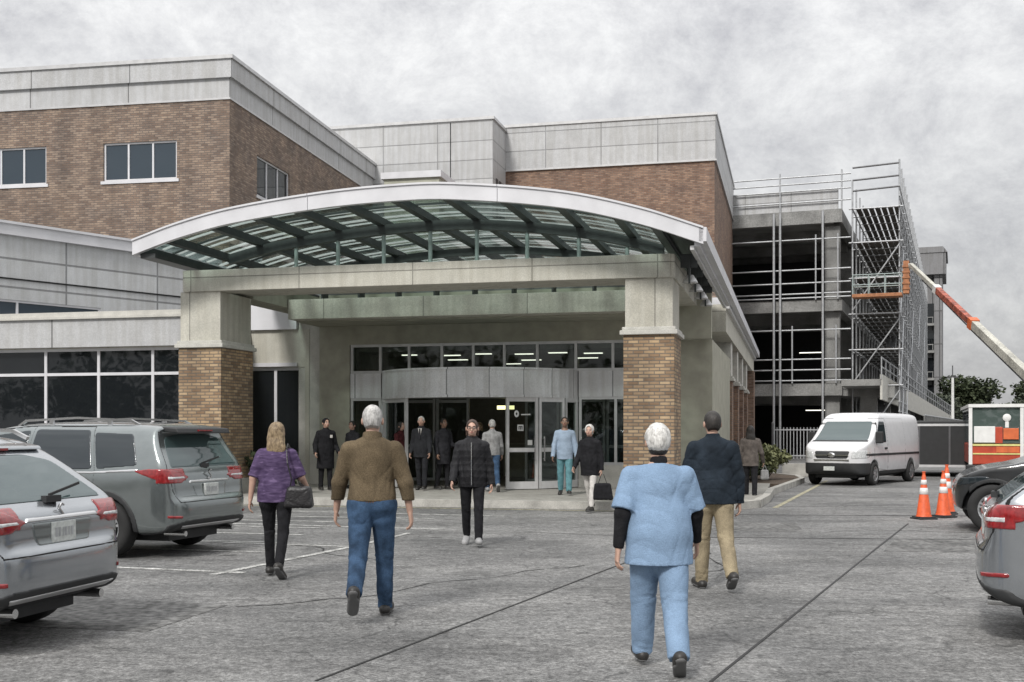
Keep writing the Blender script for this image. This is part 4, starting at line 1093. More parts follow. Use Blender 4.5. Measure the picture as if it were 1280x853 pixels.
class Shell:
    def __init__(s, side, rear, plan, axles, arch, k=0.07, sub=2):
        s.side, s.rear = chaikin(side, 2), chaikin(mirror(rear), 2)
        s.plan = chaikin([(x, y) for x, y in plan] + [(x, -y) for x, y in reversed(plan)], 2)
        s.axles, s.arch, s.k = axles, arch, k
    def ev(s, X, Y, Z, arches=True):
        S = sdpoly(s.side, X, Z)[:, None, :]; Rr = sdpoly(s.rear, Y, Z)[None, :, :]; P = sdpoly(s.plan, X, Y)[:, :, None]
        f = smax(smax(S, Rr, s.k), P, s.k)
        if arches:
            for ax, zc in s.axles:
                c = np.sqrt((X[:, None, None] - ax) ** 2 + (Z[None, None, :] - zc) ** 2) - s.arch
                c = np.maximum(c, 0.52 - np.abs(Y[None, :, None]))
                f = smax(f, -c, 0.02)
        return f
    def body(s, name, parent, m, h=0.018):
        lo = (s.side[:, 0].min() - .06, -s.rear[:, 0].max() - .06, s.side[:, 1].min() - .06); hi = (s.side[:, 0].max() + .06, s.rear[:, 0].max() + .06, s.side[:, 1].max() + .06)
        F = Field(lo, hi, h); F.f = s.ev(*F.ax).astype(np.float32)
        v, q = surfnet(F.f, F.lo, h); v = relax(v, q, 3)
        return mesh_obj(name, mesh_from(name, v, q), parent, [M[m]])
    def patch(s, name, parent, m, plane, poly, lo, hi, off=0.006, deep=0.03, h=0.012, sm=0, arches=False):
        """a piece of skin lying on the shell: where the outline `poly` (in plane 'yz', 'xz' or 'xy') meets the body, between lo and hi on the third axis"""
        P = roundpoly(poly, .05 * sm) if sm else np.array(poly, float)
        p0, p1 = P.min(0) - .03, P.max(0) + .03
        if plane == 'yz': L, H = (lo, p0[0], p0[1]), (hi, p1[0], p1[1])
        elif plane == 'xz': L, H = (p0[0], lo, p0[1]), (p1[0], hi, p1[1])
        else: L, H = (p0[0], p0[1], lo), (p1[0], p1[1], hi)
        F = Field(L, H, h); f = s.ev(*F.ax, arches=arches)
        if plane == 'yz': r = sdpoly(P, F.ax[1], F.ax[2])[None]
        elif plane == 'xz': r = sdpoly(P, F.ax[0], F.ax[2])[:, None, :]
        else: r = sdpoly(P, F.ax[0], F.ax[1])[:, :, None]
        g_ = np.maximum(np.maximum(f - off, -(f + deep)), r)
        t = 1.5 * h
        for i in range(3):      # stay inside the grid
            c = F.ax[i]; e = np.maximum(c[0] + t - c, c - (c[-1] - t)); sh = [1, 1, 1]; sh[i] = -1
            g_ = np.maximum(g_, e.reshape(sh))
        F.f = g_.astype(np.float32); rr = surfnet(F.f, F.lo, h)
        if rr is None: return None
        v, q = rr; me = mesh_from(name, relax(v, q, 1, .3), q)
        return mesh_obj(name, me, parent, [M[m]])

def wheel(parent, x, y, zc, r, w, spokes=5, side=1):
    """tyre with rim as sub-part; side = +1 when the outer face looks to +y"""
    o = side
    mb = MB(); hw = w / 2
    mb.lathe([(r * .62, y - hw), (r * .9, y - hw), (r * .98, y - hw * .75), (r, y - hw * .4), (r, y + hw * .4), (r * .98, y + hw * .75), (r * .9, y + hw), (r * .62, y + hw), (r * .60, y - hw)], (x, 0, zc), 'y', 28)
    t = mb.build('wheel', 'rubber', parent)
    yo = y + o * (hw - 0.012)
    mb = MB(); mb.lathe([(r * .66, yo), (r * .64, yo + o * .012), (r * .57, yo), (r * .55, yo - o * .12), (0.0, yo - o * .12)], (x, 0, zc), 'y', 28, smooth=False)
    mb.tube((x, yo - o * .1, zc), (x, yo + o * .006, zc), 0.06, 14)
    for k in range(spokes):
        for d in (-.13, .13):
            a = 2 * math.pi * k / spokes + .3
            p = (x + .05 * math.cos(a + d * 2), yo - o * .012, zc + .05 * math.sin(a + d * 2)); q = (x + r * .6 * math.cos(a + d), yo - o * .012, zc + r * .6 * math.sin(a + d))
            mb.bar(p, q, 0.03, 0.032, up=(0, 1, 0))
    mb.build('rim', 'rim', t)
    mb = MB(); mb.tube((x, yo - o * .115, zc), (x, yo - o * .10, zc), r * .5, 24); mb.build('brake', 'blackplastic', t)
    return t

def ring(poly, w):
    """outline band (thin closed ring) is drawn as short quads: returns list of polygons"""
    P = np.array(poly, float); out = []
    for i in range(len(P)):
        a, b = P[i], P[(i + 1) % len(P)]; d = (b - a) / max(1e-6, np.linalg.norm(b - a)); n = np.array([-d[1], d[0]]) * w / 2; e = d * w / 2
        out.append([tuple(a - e - n), tuple(b + e - n), tuple(b + e + n), tuple(a - e + n)])
    return out
def seams(sh, parent, plane, polys, lo, hi, name='panel_gap', off=0.0025, h=0.009):
    """thin dark gap lines on the skin, all lines of one gap in one part"""
    V, Qs, n = [], [], 0
    for P in polys:
        o = sh.patch('tmp', None, 'seam', plane, P, lo, hi, off, 0.01, h)
        if o is None: continue
        me = o.data; v = np.empty(len(me.vertices) * 3); me.vertices.foreach_get("co", v); q = np.empty(len(me.loops), np.int32); me.loops.foreach_get("vertex_index", q)
        V.append(v.reshape(-1, 3)); Qs.append(q.reshape(-1, 4) + n); n += len(me.vertices)
        bpy.data.objects.remove(o); bpy.data.meshes.remove(me)
    if V: return mesh_obj(name, mesh_from(name, np.concatenate(V), np.concatenate(Qs)), parent, [M['seam']])

def s_emblem(mb, x, y, z, s):
    """small chrome badge: a slanted S made of three strokes"""
    pts = [(.5, .75), (0, 1), (-.5, .45), (.5, -.45), (0, -1), (-.5, -.75)]
    for a, b in zip(pts, pts[1:]): mb.bar((x, y - a[0] * s, z + a[1] * s), (x, y - b[0] * s, z + b[1] * s), .012, s * .3, up=(1, 0, 0))

def crossover(name, pos, th, label, group, paint='silver', big=True, roofrail=True, black=False):
    car = empty(name, (*pos, 0), R(th), label, 'car', group)
    if big:
        side = [(.14, .36), (.02, .46), (0, .60), (.03, .72), (.10, .76), (.12, .98), (.17, 1.12), (.34, 1.40), (.40, 1.57), (.36, 1.635), (.6, 1.695), (1.6, 1.735), (2.5, 1.70), (2.95, 1.60), (3.75, 1.12), (4.55, 1.0), (4.88, .82), (4.93, .5), (4.85, .30), (3.6, .25), (1.2, .25), (.4, .30)]
        rear = [(.72, .20), (.90, .30), (.965, .55), (.975, .80), (.955, 1.0), (.925, 1.10), (.76, 1.55), (.66, 1.665), (.40, 1.73), (0, 1.75)]
        plan = [(0, .3), (.012, .62), (.09, .84), (.35, .95), (1.0, .985), (3.8, .975), (4.6, .86), (4.88, .6), (4.94, .3)]
        ax = [(1.02, .375), (4.36 if black else 3.88, .375)]; WR = .375
    else:
        side = [(.16, .34), (.02, .44), (0, .60), (.02, .72), (.09, .76), (.08, .95), (.15, 1.04), (.62, 1.40), (.78, 1.49), (.86, 1.53), (1.1, 1.575), (1.7, 1.61), (2.3, 1.59), (2.75, 1.50), (3.5, 1.05), (4.25, .94), (4.55, .76), (4.6, .46), (4.5, .28), (3.4, .22), (1.2, .22), (.4, .28)]
        rear = [(.70, .18), (.86, .28), (.92, .50), (.925, .75), (.90, .96), (.87, 1.04), (.70, 1.43), (.60, 1.545), (.36, 1.605), (0, 1.62)]
        plan = [(0, .3), (.015, .60), (.09, .80), (.34, .90), (1.0, .935), (3.5, .925), (4.3, .82), (4.55, .56), (4.61, .3)]
        ax = [(.95, .345), (3.62, .345)]; WR = .345
    sh = Shell(side, rear, plan, ax, WR + .055, k=0.06)
    sh.body('body', car, paint)
    tw = plan[4][1] - .135
    for x, z in ax:
        for sd in (1, -1): wheel(car, x, sd * tw, z, WR, .235, 5, sd)
    mb = MB(); mb.box(.35, side[-5][0] - .3, -.55, .55, .2, .42); mb.build('underbody', 'blackplastic', car)
    B = .76 if big else .76        # bumper line
    zb = rear[5][1]                # belt line
    zt = 1.575 if big else 1.43     # window top
    # rear lower bumper in black, tow of exhausts and skid strip
    low = .47 if big else .46
    sh.patch('bumper_trim', car, 'blackplastic', 'yz', [(-.88, .15), (.88, .15), (.86, low - .04), (.62, low), (-.62, low), (-.86, low - .04)], -.08, .55, .008, .05)
    sh.patch('skid_plate', car, 'alu' if not black else 'blackplastic', 'yz', [(-.60, .36), (.60, .36), (.68, .41), (-.68, .41)], -.08, .3, .016, .04)
    # sill cladding
    for sd in (1, -1):
        y0, y1 = (.5, 1.1) if sd > 0 else (-1.1, -.5)
        sh.patch('sill_cladding', car, 'blackplastic', 'xz', [(ax[0][0] + WR + .03, .2), (ax[1][0] - WR - .03, .2), (ax[1][0] - WR - .05, .37), (ax[0][0] + WR + .05, .37)], y0, y1, .008, .05)
        for x, z in ax:     # arch trim
            seg = [(x + (WR + .10) * math.cos(a), z + (WR + .10) * math.sin(a)) for a in np.linspace(-.1, math.pi + .1, 16)] + [(x + (WR + .03) * math.cos(a), z + (WR + .03) * math.sin(a)) for a in np.linspace(math.pi + .1, -.1, 16)]
            sh.patch('arch_trim', car, 'blackplastic' if (black or big) else paint, 'xz', seg, y0 + .25 if sd > 0 else y0, y1 if sd > 0 else y1 - .25, .010, .03)
        # side glass: rear quarter, rear door, front door
        bl = zb - .01
        if big:
            gl = [[(.56, bl + .07), (1.16, bl + .02), (1.31, zt), (.72, zt - .02)], [(1.22, bl + .02), (2.22, bl), (2.22, zt + .04), (1.38, zt + .03)], [(2.30, bl), (3.42, bl), (3.25, bl + .14), (2.86, zt - .04), (2.30, zt + .03)]]
            doors = [[(1.18, .46), (2.26, .40), (2.26, zt + .08), (1.34, zt + .07), (1.18, bl)], [(2.26, .40), (3.42, .42), (3.42, bl), (2.88, zt + .03), (2.26, zt + .08)]]
            hz = .98; hx = (1.32, 2.42)
        else:
            gl = [[(.78, bl + .13), (1.06, bl + .04), (1.18, zt - .01), (1.02, zt - .04)], [(1.12, bl + .03), (1.98, bl), (1.98, zt + .05), (1.26, zt + .03)], [(2.06, bl), (3.12, bl), (3.0, bl + .12), (2.6, zt - .02), (2.06, zt + .05)]]
            doors = [[(1.08, .44), (2.02, .38), (2.02, zt + .09), (1.20, zt + .07), (1.08, bl)], [(2.02, .38), (3.14, .40), (3.14, bl), (2.62, zt + .03), (2.02, zt + .09)]]
            hz = .90; hx = (1.2, 2.16)
        for G in gl: sh.patch('side_window', car, 'carglass', 'xz', G, y0, y1, .005, .03, sm=1)
        sh.patch('window_trim', car, 'chrome', 'xz', [(gl[0][0][0] - .02, bl - .035 + .03), (gl[1][0][0], bl - .035), (gl[2][1][0], bl - .03), (gl[2][1][0], bl - .008), (gl[1][0][0], bl - .008), (gl[0][0][0], bl + .03)], y0, y1, .008, .02, h=.008)
        for D_ in doors: seams(sh, car, 'xz', ring(D_, .014), y0, y1)
        for x in hx:
            sh.patch('door_handle', car, paint, 'xz', [(x, hz), (x + .2, hz - .01), (x + .2, hz + .035), (x, hz + .03)], y0, y1, .03, .01, h=.01)
        # wrap-round tail lamp, on the flank and on the tailgate
        z0 = .93 if big else .86
        ob = [(.02, z0 + .02), (.30, z0 + .06), (.62, z0 + .165), (.40, z0 + .19), (.10, z0 + .19), (.02, z0 + .17)]
        sh.patch('tail_lamp', car, 'taillight', 'xz', ob, y0, y1, .010, .05, h=.01)
        ys = [(sd * .98, z0 + .01), (sd * .98, z0 + .19), (sd * .66, z0 + .17), (sd * .44, z0 + .08), (sd * .62, z0 + .01)]
        sh.patch('tail_lamp', car, 'taillight', 'yz', ys, -.08, .30, .011, .05, h=.01)
        sh.patch('reversing_lamp', car, 'lens', 'yz', [(sd * .86, z0 + .06), (sd * .86, z0 + .095), (sd * .56, z0 + .09), (sd * .52, z0 + .065)], -.08, .28, .014, .02, h=.008)
        sh.patch('reflector', car, 'taillight', 'yz', [(sd * .70, .50), (sd * .86, .51), (sd * .86, .545), (sd * .70, .535)], -.08, .4, .012, .02, h=.009)
        mb = MB(); mx = gl[2][1][0] - .22; my = sd * (plan[4][1] + .06)
        mb.prism([(mx - .10, bl + .02), (mx + .05, bl + .0), (mx + .09, bl + .09), (mx + .03, bl + .18), (mx - .10, bl + .17)], 'y', my - .09, my + .09); mb.build('mirror', paint, car, 0.02)
        # front lamps
        Lx = plan[-1][0]
        sh.patch('headlight', car, 'carglass' if black else 'lens', 'xz', [(Lx - .50, .80), (Lx - .1, .72), (Lx + .1, .72), (Lx + .1, .82), (Lx - .4, .88), (Lx - .54, .87)], y0, y1, .008, .04, sm=1)
    # windscreen, rear window
    k = .70 if big else .64
    sh.patch('rear_window', car, 'carglasslight', 'yz', [(-k - .06, zb + .03), (k + .06, zb + .03), (k - .08, zt - .07), (.3, zt - .02), (-.3, zt - .02), (-k + .08, zt - .07)], .1, .66 if big else .9, .005, .03, sm=1)
    sh.patch('windscreen', car, 'carglass', 'yz', [(-k - .04, zb + .06), (k + .04, zb + .06), (k - .10, zt - .01), (-k + .10, zt - .01)], side[14][0] - .9, side[14][0] + .1, .005, .03, sm=1)
    # spoiler lip
    sp = zt + .035
    mb = MB(); mb.prism([(.17, sp - .05), (.20, sp + .015), (.62, sp + .055), (.62, sp - .02)] if big else [(.66, sp - .02), (.68, sp + .01), (.95, sp + .06), (.95, sp + .01)], 'y', -.60, .60); mb.build('spoiler', 'blackplastic' if big else paint, car, 0.015)
    mb = MB(); e = .172 if big else .668; mb.box(e - .006, e + .02, -.16, .16, sp - .022, sp - .004); mb.build('brake_lamp', 'taillight', car)
    # tailgate gap, plate recess, plate, chrome strip, badge, wiper
    tg = [(-.72, .70), (.72, .70), (.80, .84), (.84, zb), (.70, zt), (-.70, zt), (-.84, zb), (-.80, .84)]
    seams(sh, car, 'yz', ring(tg, .016), -.08, .6)
    sh.patch('plate_recess', car, 'silverdark' if not black else 'blackplastic', 'yz', [(-.34, .75), (.34, .75), (.40, .93), (-.40, .93)], -.08, .3, .004, .02, sm=1)
    sh.patch('chrome_strip', car, 'chrome', 'yz', [(-.46, .935), (.46, .935), (.44, .968), (-.44, .968)], -.08, .3, .018, .02, h=.009)
    xr = .085
    mb = MB(); mb.box(xr - .012, xr + .02, -.155, .155, .765, .918); pl = mb.build('number_plate', 'plate', car, 0.005)
    mb = MB()
    for i, w_ in enumerate((.035, .03, .04, .02, .035, .035)): mb.box(xr - .0155, xr - .011, -.115 + i * .04, -.115 + i * .04 + w_ * .7, .81, .875)
    mb.build('plate_mark', 'tube', pl)
    mb = MB(); zc = 1.03 if big else .985; s_emblem(mb, .105 if big else .10, 0, zc + .005, .06); mb.build('badge', 'chrome', car)
    mb = MB(); wz = zb + .075; wx = side[6][0] + .02
    mb.bar((wx, .05, wz), (wx + .05, -.42, wz + .07), .012, .02); mb.bar((wx - .01, -.06, wz - .03), (wx + .01, .1, wz - .03), .05, .05); mb.build('rear_wiper', 'blackplastic', car)
    for yy in (-.55, .55):
        mb = MB(); mb.tube((.10, yy, .30), (.4, yy, .30), .035, 12); mb.build('exhaust', 'chrome', car)
    if roofrail:
        for sd in (1, -1):
            zz = 1.725 if big else 1.595; yy = .585 if big else .53
            mb = MB(); pts = [(.75, zz - .06), (.88, zz + .0), (1.7, zz + .035), (2.5, zz + .0), (2.62, zz - .07)]
            for a, b in zip(pts, pts[1:]): mb.bar((a[0], sd * yy, a[1]), (b[0], sd * yy, b[1]), .035, .028)
            for x in (1.2, 2.1): mb.box(x - .03, x + .03, sd * yy - .015, sd * yy + .015, zz - .08, zz + .02)
            mb.build('roof_rail', 'chrome', car)
    return car

CARS = 'cars parked around the forecourt'
crossover('parked_car', (-3.83, 15.06), 162, "grey green SUV with roof rails and red tail lamps, the farther car on the left", CARS, 'silverdark', True)
crossover('parked_car', (-3.30, 8.72), 168, "silver crossover cut off by the left edge, nearest parked car on that side", CARS, 'silver', False)
crossover('parked_car', (3.74, 9.42), -21, "silver crossover at the right edge with its red tail lamp beside the traffic cones", CARS, 'silver', False)
bk = crossover('parked_car', (11.93, 17.60), 162, "black SUV nosed in behind the traffic cones at the right edge", CARS, 'blackpaint', True, black=True)

# ------------------------------------------------------------------ white van
van = empty('delivery_van', (12.28, 37.55, 0), math.atan2(-.8, -.59), "white high roofed van with black bumper parked before the picket fence", 'van')
vs_ = [(.03, .42), (0, .6), (0, 1.6), (.05, 2.02), (.14, 2.10), (.6, 2.15), (3.3, 2.15), (3.62, 2.06), (4.28, 1.36), (5.0, 1.14), (5.18, 1.02), (5.24, .7), (5.2, .42), (5.0, .30), (.4, .30)]
vr = [(.80, .26), (.93, .36), (.965, .7), (.95, 1.2), (.86, 1.85), (.78, 2.08), (.5, 2.15), (0, 2.16)]
vp = [(0, .6), (.015, .85), (.12, .95), (1, .975), (4.0, .97), (4.85, .93), (5.12, .78), (5.22, .5), (5.25, .2)]
vsh = Shell(vs_, vr, vp, [(1.0, .34), (4.28, .34)], .40, .06)
vsh.body('body', van, 'whitepaint')
for x in (1.0, 4.28):
    for sd in (1, -1): wheel(van, x, sd * .85, .34, .34, .22, 6, sd)
mb = MB(); mb.box(.4, 4.9, -.6, .6, .22, .45); mb.build('underbody', 'blackplastic', van)
vsh.patch('windscreen', van, 'carglasslight', 'yz', [(-.80, 1.30), (.80, 1.30), (.70, 1.86), (-.70, 1.86)], 3.6, 4.5, .006, .03, sm=1)
vsh.patch('windscreen_trim', van, 'blackplastic', 'yz', [(-.84, 1.25), (.84, 1.25), (.83, 1.31), (-.83, 1.31)], 3.7, 4.6, .008, .02)
vsh.patch('bumper', van, 'blackplastic', 'yz', [(-1, .2), (1, .2), (1, .66), (-1, .66)], 4.62, 5.4, .014, .06)
vsh.patch('grille', van, 'blackplastic', 'yz', [(-.46, .78), (.46, .78), (.52, 1.0), (-.52, 1.0)], 4.8, 5.4, .008, .04, sm=1)
mb = MB(); mb.box(5.215, 5.25, -.52, .52, .735, .765); mb.box(5.21, 5.245, -.5, .5, .87, .892); mb.build('grille_bar', 'chrome', van)
mb = MB(); mb.lathe([(0, 5.27), (.07, 5.27), (.09, 5.25), (.09, 5.2)], (0, 0, .885), 'x', 18); eb = mb.build('badge', 'chrome', van); eb.scale = (1, 1.3, .8); eb.location = (0, 0, .885 * .2)
for sd in (1, -1):
    vsh.patch('headlight', van, 'lens', 'yz', [(sd * .56, .78), (sd * .93, .80), (sd * .93, 1.02), (sd * .58, 1.0)], 4.6, 5.4, .010, .04, sm=1)
    y0, y1 = (.5, 1.1) if sd > 0 else (-1.1, -.5)
    vsh.patch('side_window', van, 'carglass', 'xz', [(3.28, 1.24), (4.22, 1.24), (4.12, 1.40), (3.72, 1.86), (3.28, 1.86)], y0, y1, .006, .03, sm=1)
    vsh.patch('side_moulding', van, 'blackplastic', 'xz', [(.1, .86), (4.9, .86), (4.9, .93), (.1, .93)], y0, y1, .012, .02, h=.012)
    vsh.patch('sill', van, 'blackplastic', 'xz', [(1.45, .28), (3.85, .28), (3.85, .42), (1.45, .42)], y0, y1, .010, .02)
    seams(vsh, van, 'xz', ring([(3.18, .42), (4.3, .5), (4.3, 1.2), (3.75, 1.95), (3.18, 1.95)], .016), y0, y1)
    seams(vsh, van, 'xz', ring([(1.55, .42), (3.12, .42), (3.12, 1.95), (1.55, 1.95)], .014) + ring([(.12, .45), (.30, .45), (.30, 1.95), (.12, 1.95)], .014), y0, y1)
    vsh.patch('door_handle', van, 'blackplastic', 'xz', [(3.25, 1.04), (3.45, 1.04), (3.45, 1.1), (3.25, 1.1)], y0, y1, .03, .01, h=.01)
    mb = MB(); mb.box(4.05, 4.2, sd * 1.02 - .1, sd * 1.02 + .1, 1.22, 1.56); mb.bar((4.1, sd * .9, 1.3), (4.1, sd * 1.0, 1.3), .05, .05); mb.build('mirror', 'blackplastic', van, 0.03)
mb = MB(); mb.box(5.235, 5.26, -.22, .10, .44, .56); mb.build('number_plate', 'plate', van, 0.005)
for y in (-.5, .25):
    mb = MB(); mb.bar((4.36, y, 1.31), (4.30, y + .5, 1.37), .015, .02); mb.build('wiper', 'blackplastic', van)

# ------------------------------------------------------------------ dark site trailer, rescue truck
dp = empty('site_trailer', (14.9, 39.5, 0), -R(18), "dark closed site trailer with pale top rail behind the white van", 'trailer')
mb = MB(); mb.prism([(-2.0, .35), (2.0, .35), (2.0, 1.75), (1.75, 1.93), (-1.75, 1.93), (-2.0, 1.75)], 'y', 0, 5.0); mb.build('body', 'blackplastic', dp, 0.04)
mb = MB(); mb.box(-2.02, 2.02, -.03, .05, 1.74, 1.82); mb.box(-2.02, 2.02, -.03, .05, .34, .42); mb.build('edge_rail', 'frame', dp)
for x in (-.98, 0, .98):
    mb = MB(); mb.box(x - .03, x + .03, -.02, .0, .42, 1.74); mb.build('door_rib', 'tubedark', dp)
for sx in (-1, 1):
    mb = MB(); mb.lathe([(0, sx * 1.55), (.3, sx * 1.55), (.34, sx * 1.6), (.34, sx * 1.8), (.3, sx * 1.85), (0, sx * 1.85)], (0, 0.9, .34), 'x', 22); mb.build('wheel', 'rubber', dp)
    mb = MB(); mb.box(sx * 1.6 - .25, sx * 1.6 + .25, -.04, 0, .72, .84); mb.build('tail_lamp', 'taillight', dp)

rt = empty('rescue_truck', (14.05, 35.6, 0), -R(19), "red and white rescue truck with large windows behind the black car at the right edge", 'truck')
mb = MB(); mb.box(0, 3.2, 0, 6.0, .55, 1.18); mb.build('lower_body', 'truckred', rt, 0.03)
mb = MB(); mb.box(0.03, 3.17, 0.03, 5.97, 1.18, 2.30); mb.build('upper_body', 'truckglass', rt, 0.03)
mb = MB(); mb.box(-.04, 3.24, -.06, 6.05, 2.30, 2.40); mb.box(-.03, .07, -.04, .08, .55, 2.30); mb.box(1.42, 1.52, -.04, .05, .55, 2.30); mb.box(1.6, 1.68, -.04, .05, 1.2, 2.30); mb.build('white_frame', 'white', rt)
for i, (a, b, z0, z1, m) in enumerate([(.12, .72, 1.22, 1.72, 'white'), (.95, 1.38, 1.32, 1.66, 'truckorange'), (1.75, 2.0, 1.24, 1.78, 'blackplastic'), (2.1, 2.95, 1.24, 1.80, 'white'), (.72, .93, 1.2, 1.70, 'truckred')]):
    mb = MB(); mb.box(a, b, -.02, .02, z0, z1); mb.build('panel', m, rt, 0.01)
mb = MB(); mb.lathe([(0, -.012), (.11, -.012), (.12, 0), (.12, .02)], (1.05, 0, 1.98), 'y', 20); mb.box(1.0, 1.1, -.028, .02, 1.68, 1.86); mb.build('round_lamp', 'white', rt)
mb = MB(); mb.box(0.08, 3.2, -.025, -.002, 1.12, 1.18); mb.box(0.08, 3.2, -.025, -.002, .86, .90); mb.build('reflective_stripe', 'yellowstripe', rt)
mb = MB(); mb.box(.75, 1.4, -.02, -.001, .92, 1.10); mb.build('red_panel', 'truckorange', rt)
mb = MB(); mb.box(1.75, 2.9, -.02, -.001, .92, 1.10); mb.build('red_panel', 'truckorange', rt)
for a in (1.75, 2.95):
    mb = MB(); mb.box(a - .02, a + .02, -.03, .02, 1.2, 2.28); mb.build('door_gap', 'seam', rt)
mb = MB(); mb.box(-.1, 3.3, -.35, .1, .38, .54); mb.build('rear_step', 'blackplastic', rt, 0.02)
for sx in (.25, 2.95):
    for y in (1.4, 5.0):
        mb = MB(); mb.lathe([(0, sx - .15), (.38, sx - .15), (.43, sx - .1), (.43, sx + .1), (.38, sx + .15), (0, sx + .15)], (0, y, .43), 'x', 24); mb.build('wheel', 'rubber', rt)

# ------------------------------------------------------------------ traffic cones
def cone(x, y, rz, label, s=1.0):
    c = empty('traffic_cone', (x, y, 0), rz, label, 'traffic cone', 'traffic cones by the black SUV')
    mb = MB(); mb.box(-.22, .22, -.22, .22, 0.0, .035); mb.box(-.19, .19, -.19, .19, .035, .06); mb.build('foot', 'blackplastic', c, 0.015)
    prof = lambda z: .165 - (.165 - .04) * (z - .05) / .93
    mb = MB(); mb.lathe([(prof(.05) + .012, .058), (prof(.10), .10), (prof(.98), .98), (.03, 1.0), (0.0, 1.0)], n=24); b = mb.build('cone_body', 'coneorange', c)
    for z0, z1 in ((.56, .70), (.78, .88)):
        mb = MB(); mb.lathe([(prof(z0) + .001, z0 - .003), (prof(z0) + .006, z0), (prof(z1) + .006, z1), (prof(z1) + .001, z1 + .003)], n=24); mb.build('collar', 'conewhite', c)
    mb = MB(); mb.tube((0, 0, .99), (0, 0, 1.05), .035, 12, .03); mb.tube((0, 0, 1.05), (0, 0, 1.07), .042, 12); mb.build('tip', 'coneorange', c)
    c.scale = (s, s, s)
cone(7.42, 20.9, .2, "orange and white traffic cone nearest the road, leftmost of the three", .80)
cone(7.92, 21.3, .5, "orange and white traffic cone in the middle of the three", .80)
cone(8.32, 22.2, -.3, "orange and white traffic cone at the back, partly hidden by the middle one", .88)

# ------------------------------------------------------------------ picket fence, utility pole
def world_dir(p, q): return math.atan2(q[1] - p[1], q[0] - p[0])
fp, fq = (13.6, 60.5), (18.6, 58.7)
fe = empty('picket_fence', (*fp, 0), world_dir(fp, fq), "dark metal picket fence between the side wing and the van", 'fence')
fl = math.hypot(fq[0] - fp[0], fq[1] - fp[1])
mb = MB()
for x in np.arange(0.05, fl, .17): mb.box(x - .018, x + .018, -.018, .018, .12, 1.75)
mb.build('pickets', 'tube', fe)
mb = MB()
for z in (.28, 1.62): mb.box(0, fl, -.04, .04, z - .03, z + .03)
mb.build('rail', 'tube', fe)
for x in (0, fl / 2, fl):
    mb = MB(); mb.box(x - .05, x + .05, -.05, .05, 0, 1.95); mb.lathe([(0, 2.05), (.06, 2.0), (.06, 1.95)], (x, 0, 0), n=10); mb.build('fence_post', 'tubedark', fe)
lw_ = empty('low_retaining_wall', (*W(3.0, 17.6)[:2], 0), -BA, "low grey concrete kerb wall running behind the shrub towards the fence", 'wall')
mb = MB(); mb.box(0, 2.4, 0, .3, 0, .45); mb.build('wall', 'kerb', lw_, 0.01)
up = empty('utility_pole', (39.5, 104.0, 0), 0, "thin white utility pole before the far trees right of the grey tower", 'pole')
mb = MB(); mb.tube((0, 0, 0), (0, 0, 6.3), .16, 10, .12); mb.build('pole', 'white', up)
mb = MB(); mb.tube((0, 0, 6.2), (0, 0, 7.4), .05, 8); mb.box(-.5, .5, -.05, .05, 6.3, 6.42); mb.build('cross_arm', 'tubedark', up)

# ------------------------------------------------------------------ boom lift (base outside the picture, boom and basket inside)
bl = empty('boom_lift', (20.3, 41.3, 0), 0, "telescopic boom lift reaching up to its orange basket at the scaffold", 'boom lift')
def rel(p): return (p[0] - 20.3, p[1] - 41.3, p[2])
tip = Vector(rel((21.4, 62.3, 10.5))); base = Vector(rel((20.3, 42.0, 2.05)))
def along(t): return base + (tip - base) * t
mb = MB(); mb.bar(along(0.0), along(0.52), .30, .38); mb.build('outer_boom', 'cream', bl, 0.02)
mb = MB(); mb.bar(along(0.48), along(0.78), .26, .30); mb.build('middle_boom', 'rust', bl, 0.015)
mb = MB(); mb.bar(along(0.76), along(0.995), .19, .22); mb.build('inner_boom', 'cream', bl, 0.015)
d_ = (tip - base).normalized(); nn_ = d_.cross(Vector((1, 0, 0))).normalized()
for t in (0.515, 0.775):
    mb = MB(); mb.bar(along(t - .008), along(t + .012), .40 if t < .6 else .32, .48 if t < .6 else .38); mb.build('boom_collar', 'truckorange' if t < .6 else 'white', bl, 0.01)
mb = MB(); mb.tube(along(.03) - Vector((0, 0, .36)), along(.55) - Vector((0, 0, .34)), .05, 8); mb.tube(along(.55) - Vector((0, 0, .34)), along(.9) - Vector((0, 0, .24)), .03, 6); mb.build('cable_carrier', 'tubedark', bl)
# basket at the scaffold
def orient(p, q): return world_dir(p, q)
bk0 = Vector(rel((20.9, 62.6, 8.97)))
mb = MB(); mb.box(-2.45, .15, -.1, .9, -.12, .06); pf = mb.build('platform', 'orange', bl, 0.01); pf.location = bk0; pf.rotation_euler = (0, 0, -GA)
mb = MB()
for z in (.55, 1.1):
    for y in (-.08, .88): mb.tube((-2.42, y, z), (.12, y, z), .028, 6)
    for x in (-2.42, .12): mb.tube((x, -.08, z), (x, .88, z), .028, 6)
for x in (-2.42, -1.6, -.75, .12):
    for y in (-.08, .88): mb.tube((x, y, .05), (x, y, 1.1), .028, 6)
br_ = mb.build('basket_rail', 'greysteel', bl); br_.location = bk0; br_.rotation_euler = (0, 0, -GA)
mb = MB(); mb.box(.2, .5, -.1, .5, .0, 1.75); 
for z in np.arange(.2, 1.7, .3): mb.box(.16, .54, -.14, .54, z, z + .1)
jm = mb.build('jib_mast', 'orange', bl); jm.location = bk0; jm.rotation_euler = (0, 0, -GA)
mb = MB(); mb.bar(tip, bk0 + Vector((.4, .1, 1.2)), .2, .2); mb.build('jib', 'cream', bl)
mb = MB(); mb.box(-1.2, 1.2, -1.6, 1.6, .75, 1.25); mb.build('chassis', 'orange', bl, 0.04)
mb = MB(); mb.box(-1.0, 1.1, -2.0, 1.3, 1.3, 2.1); mb.build('turntable', 'cream', bl, 0.06)
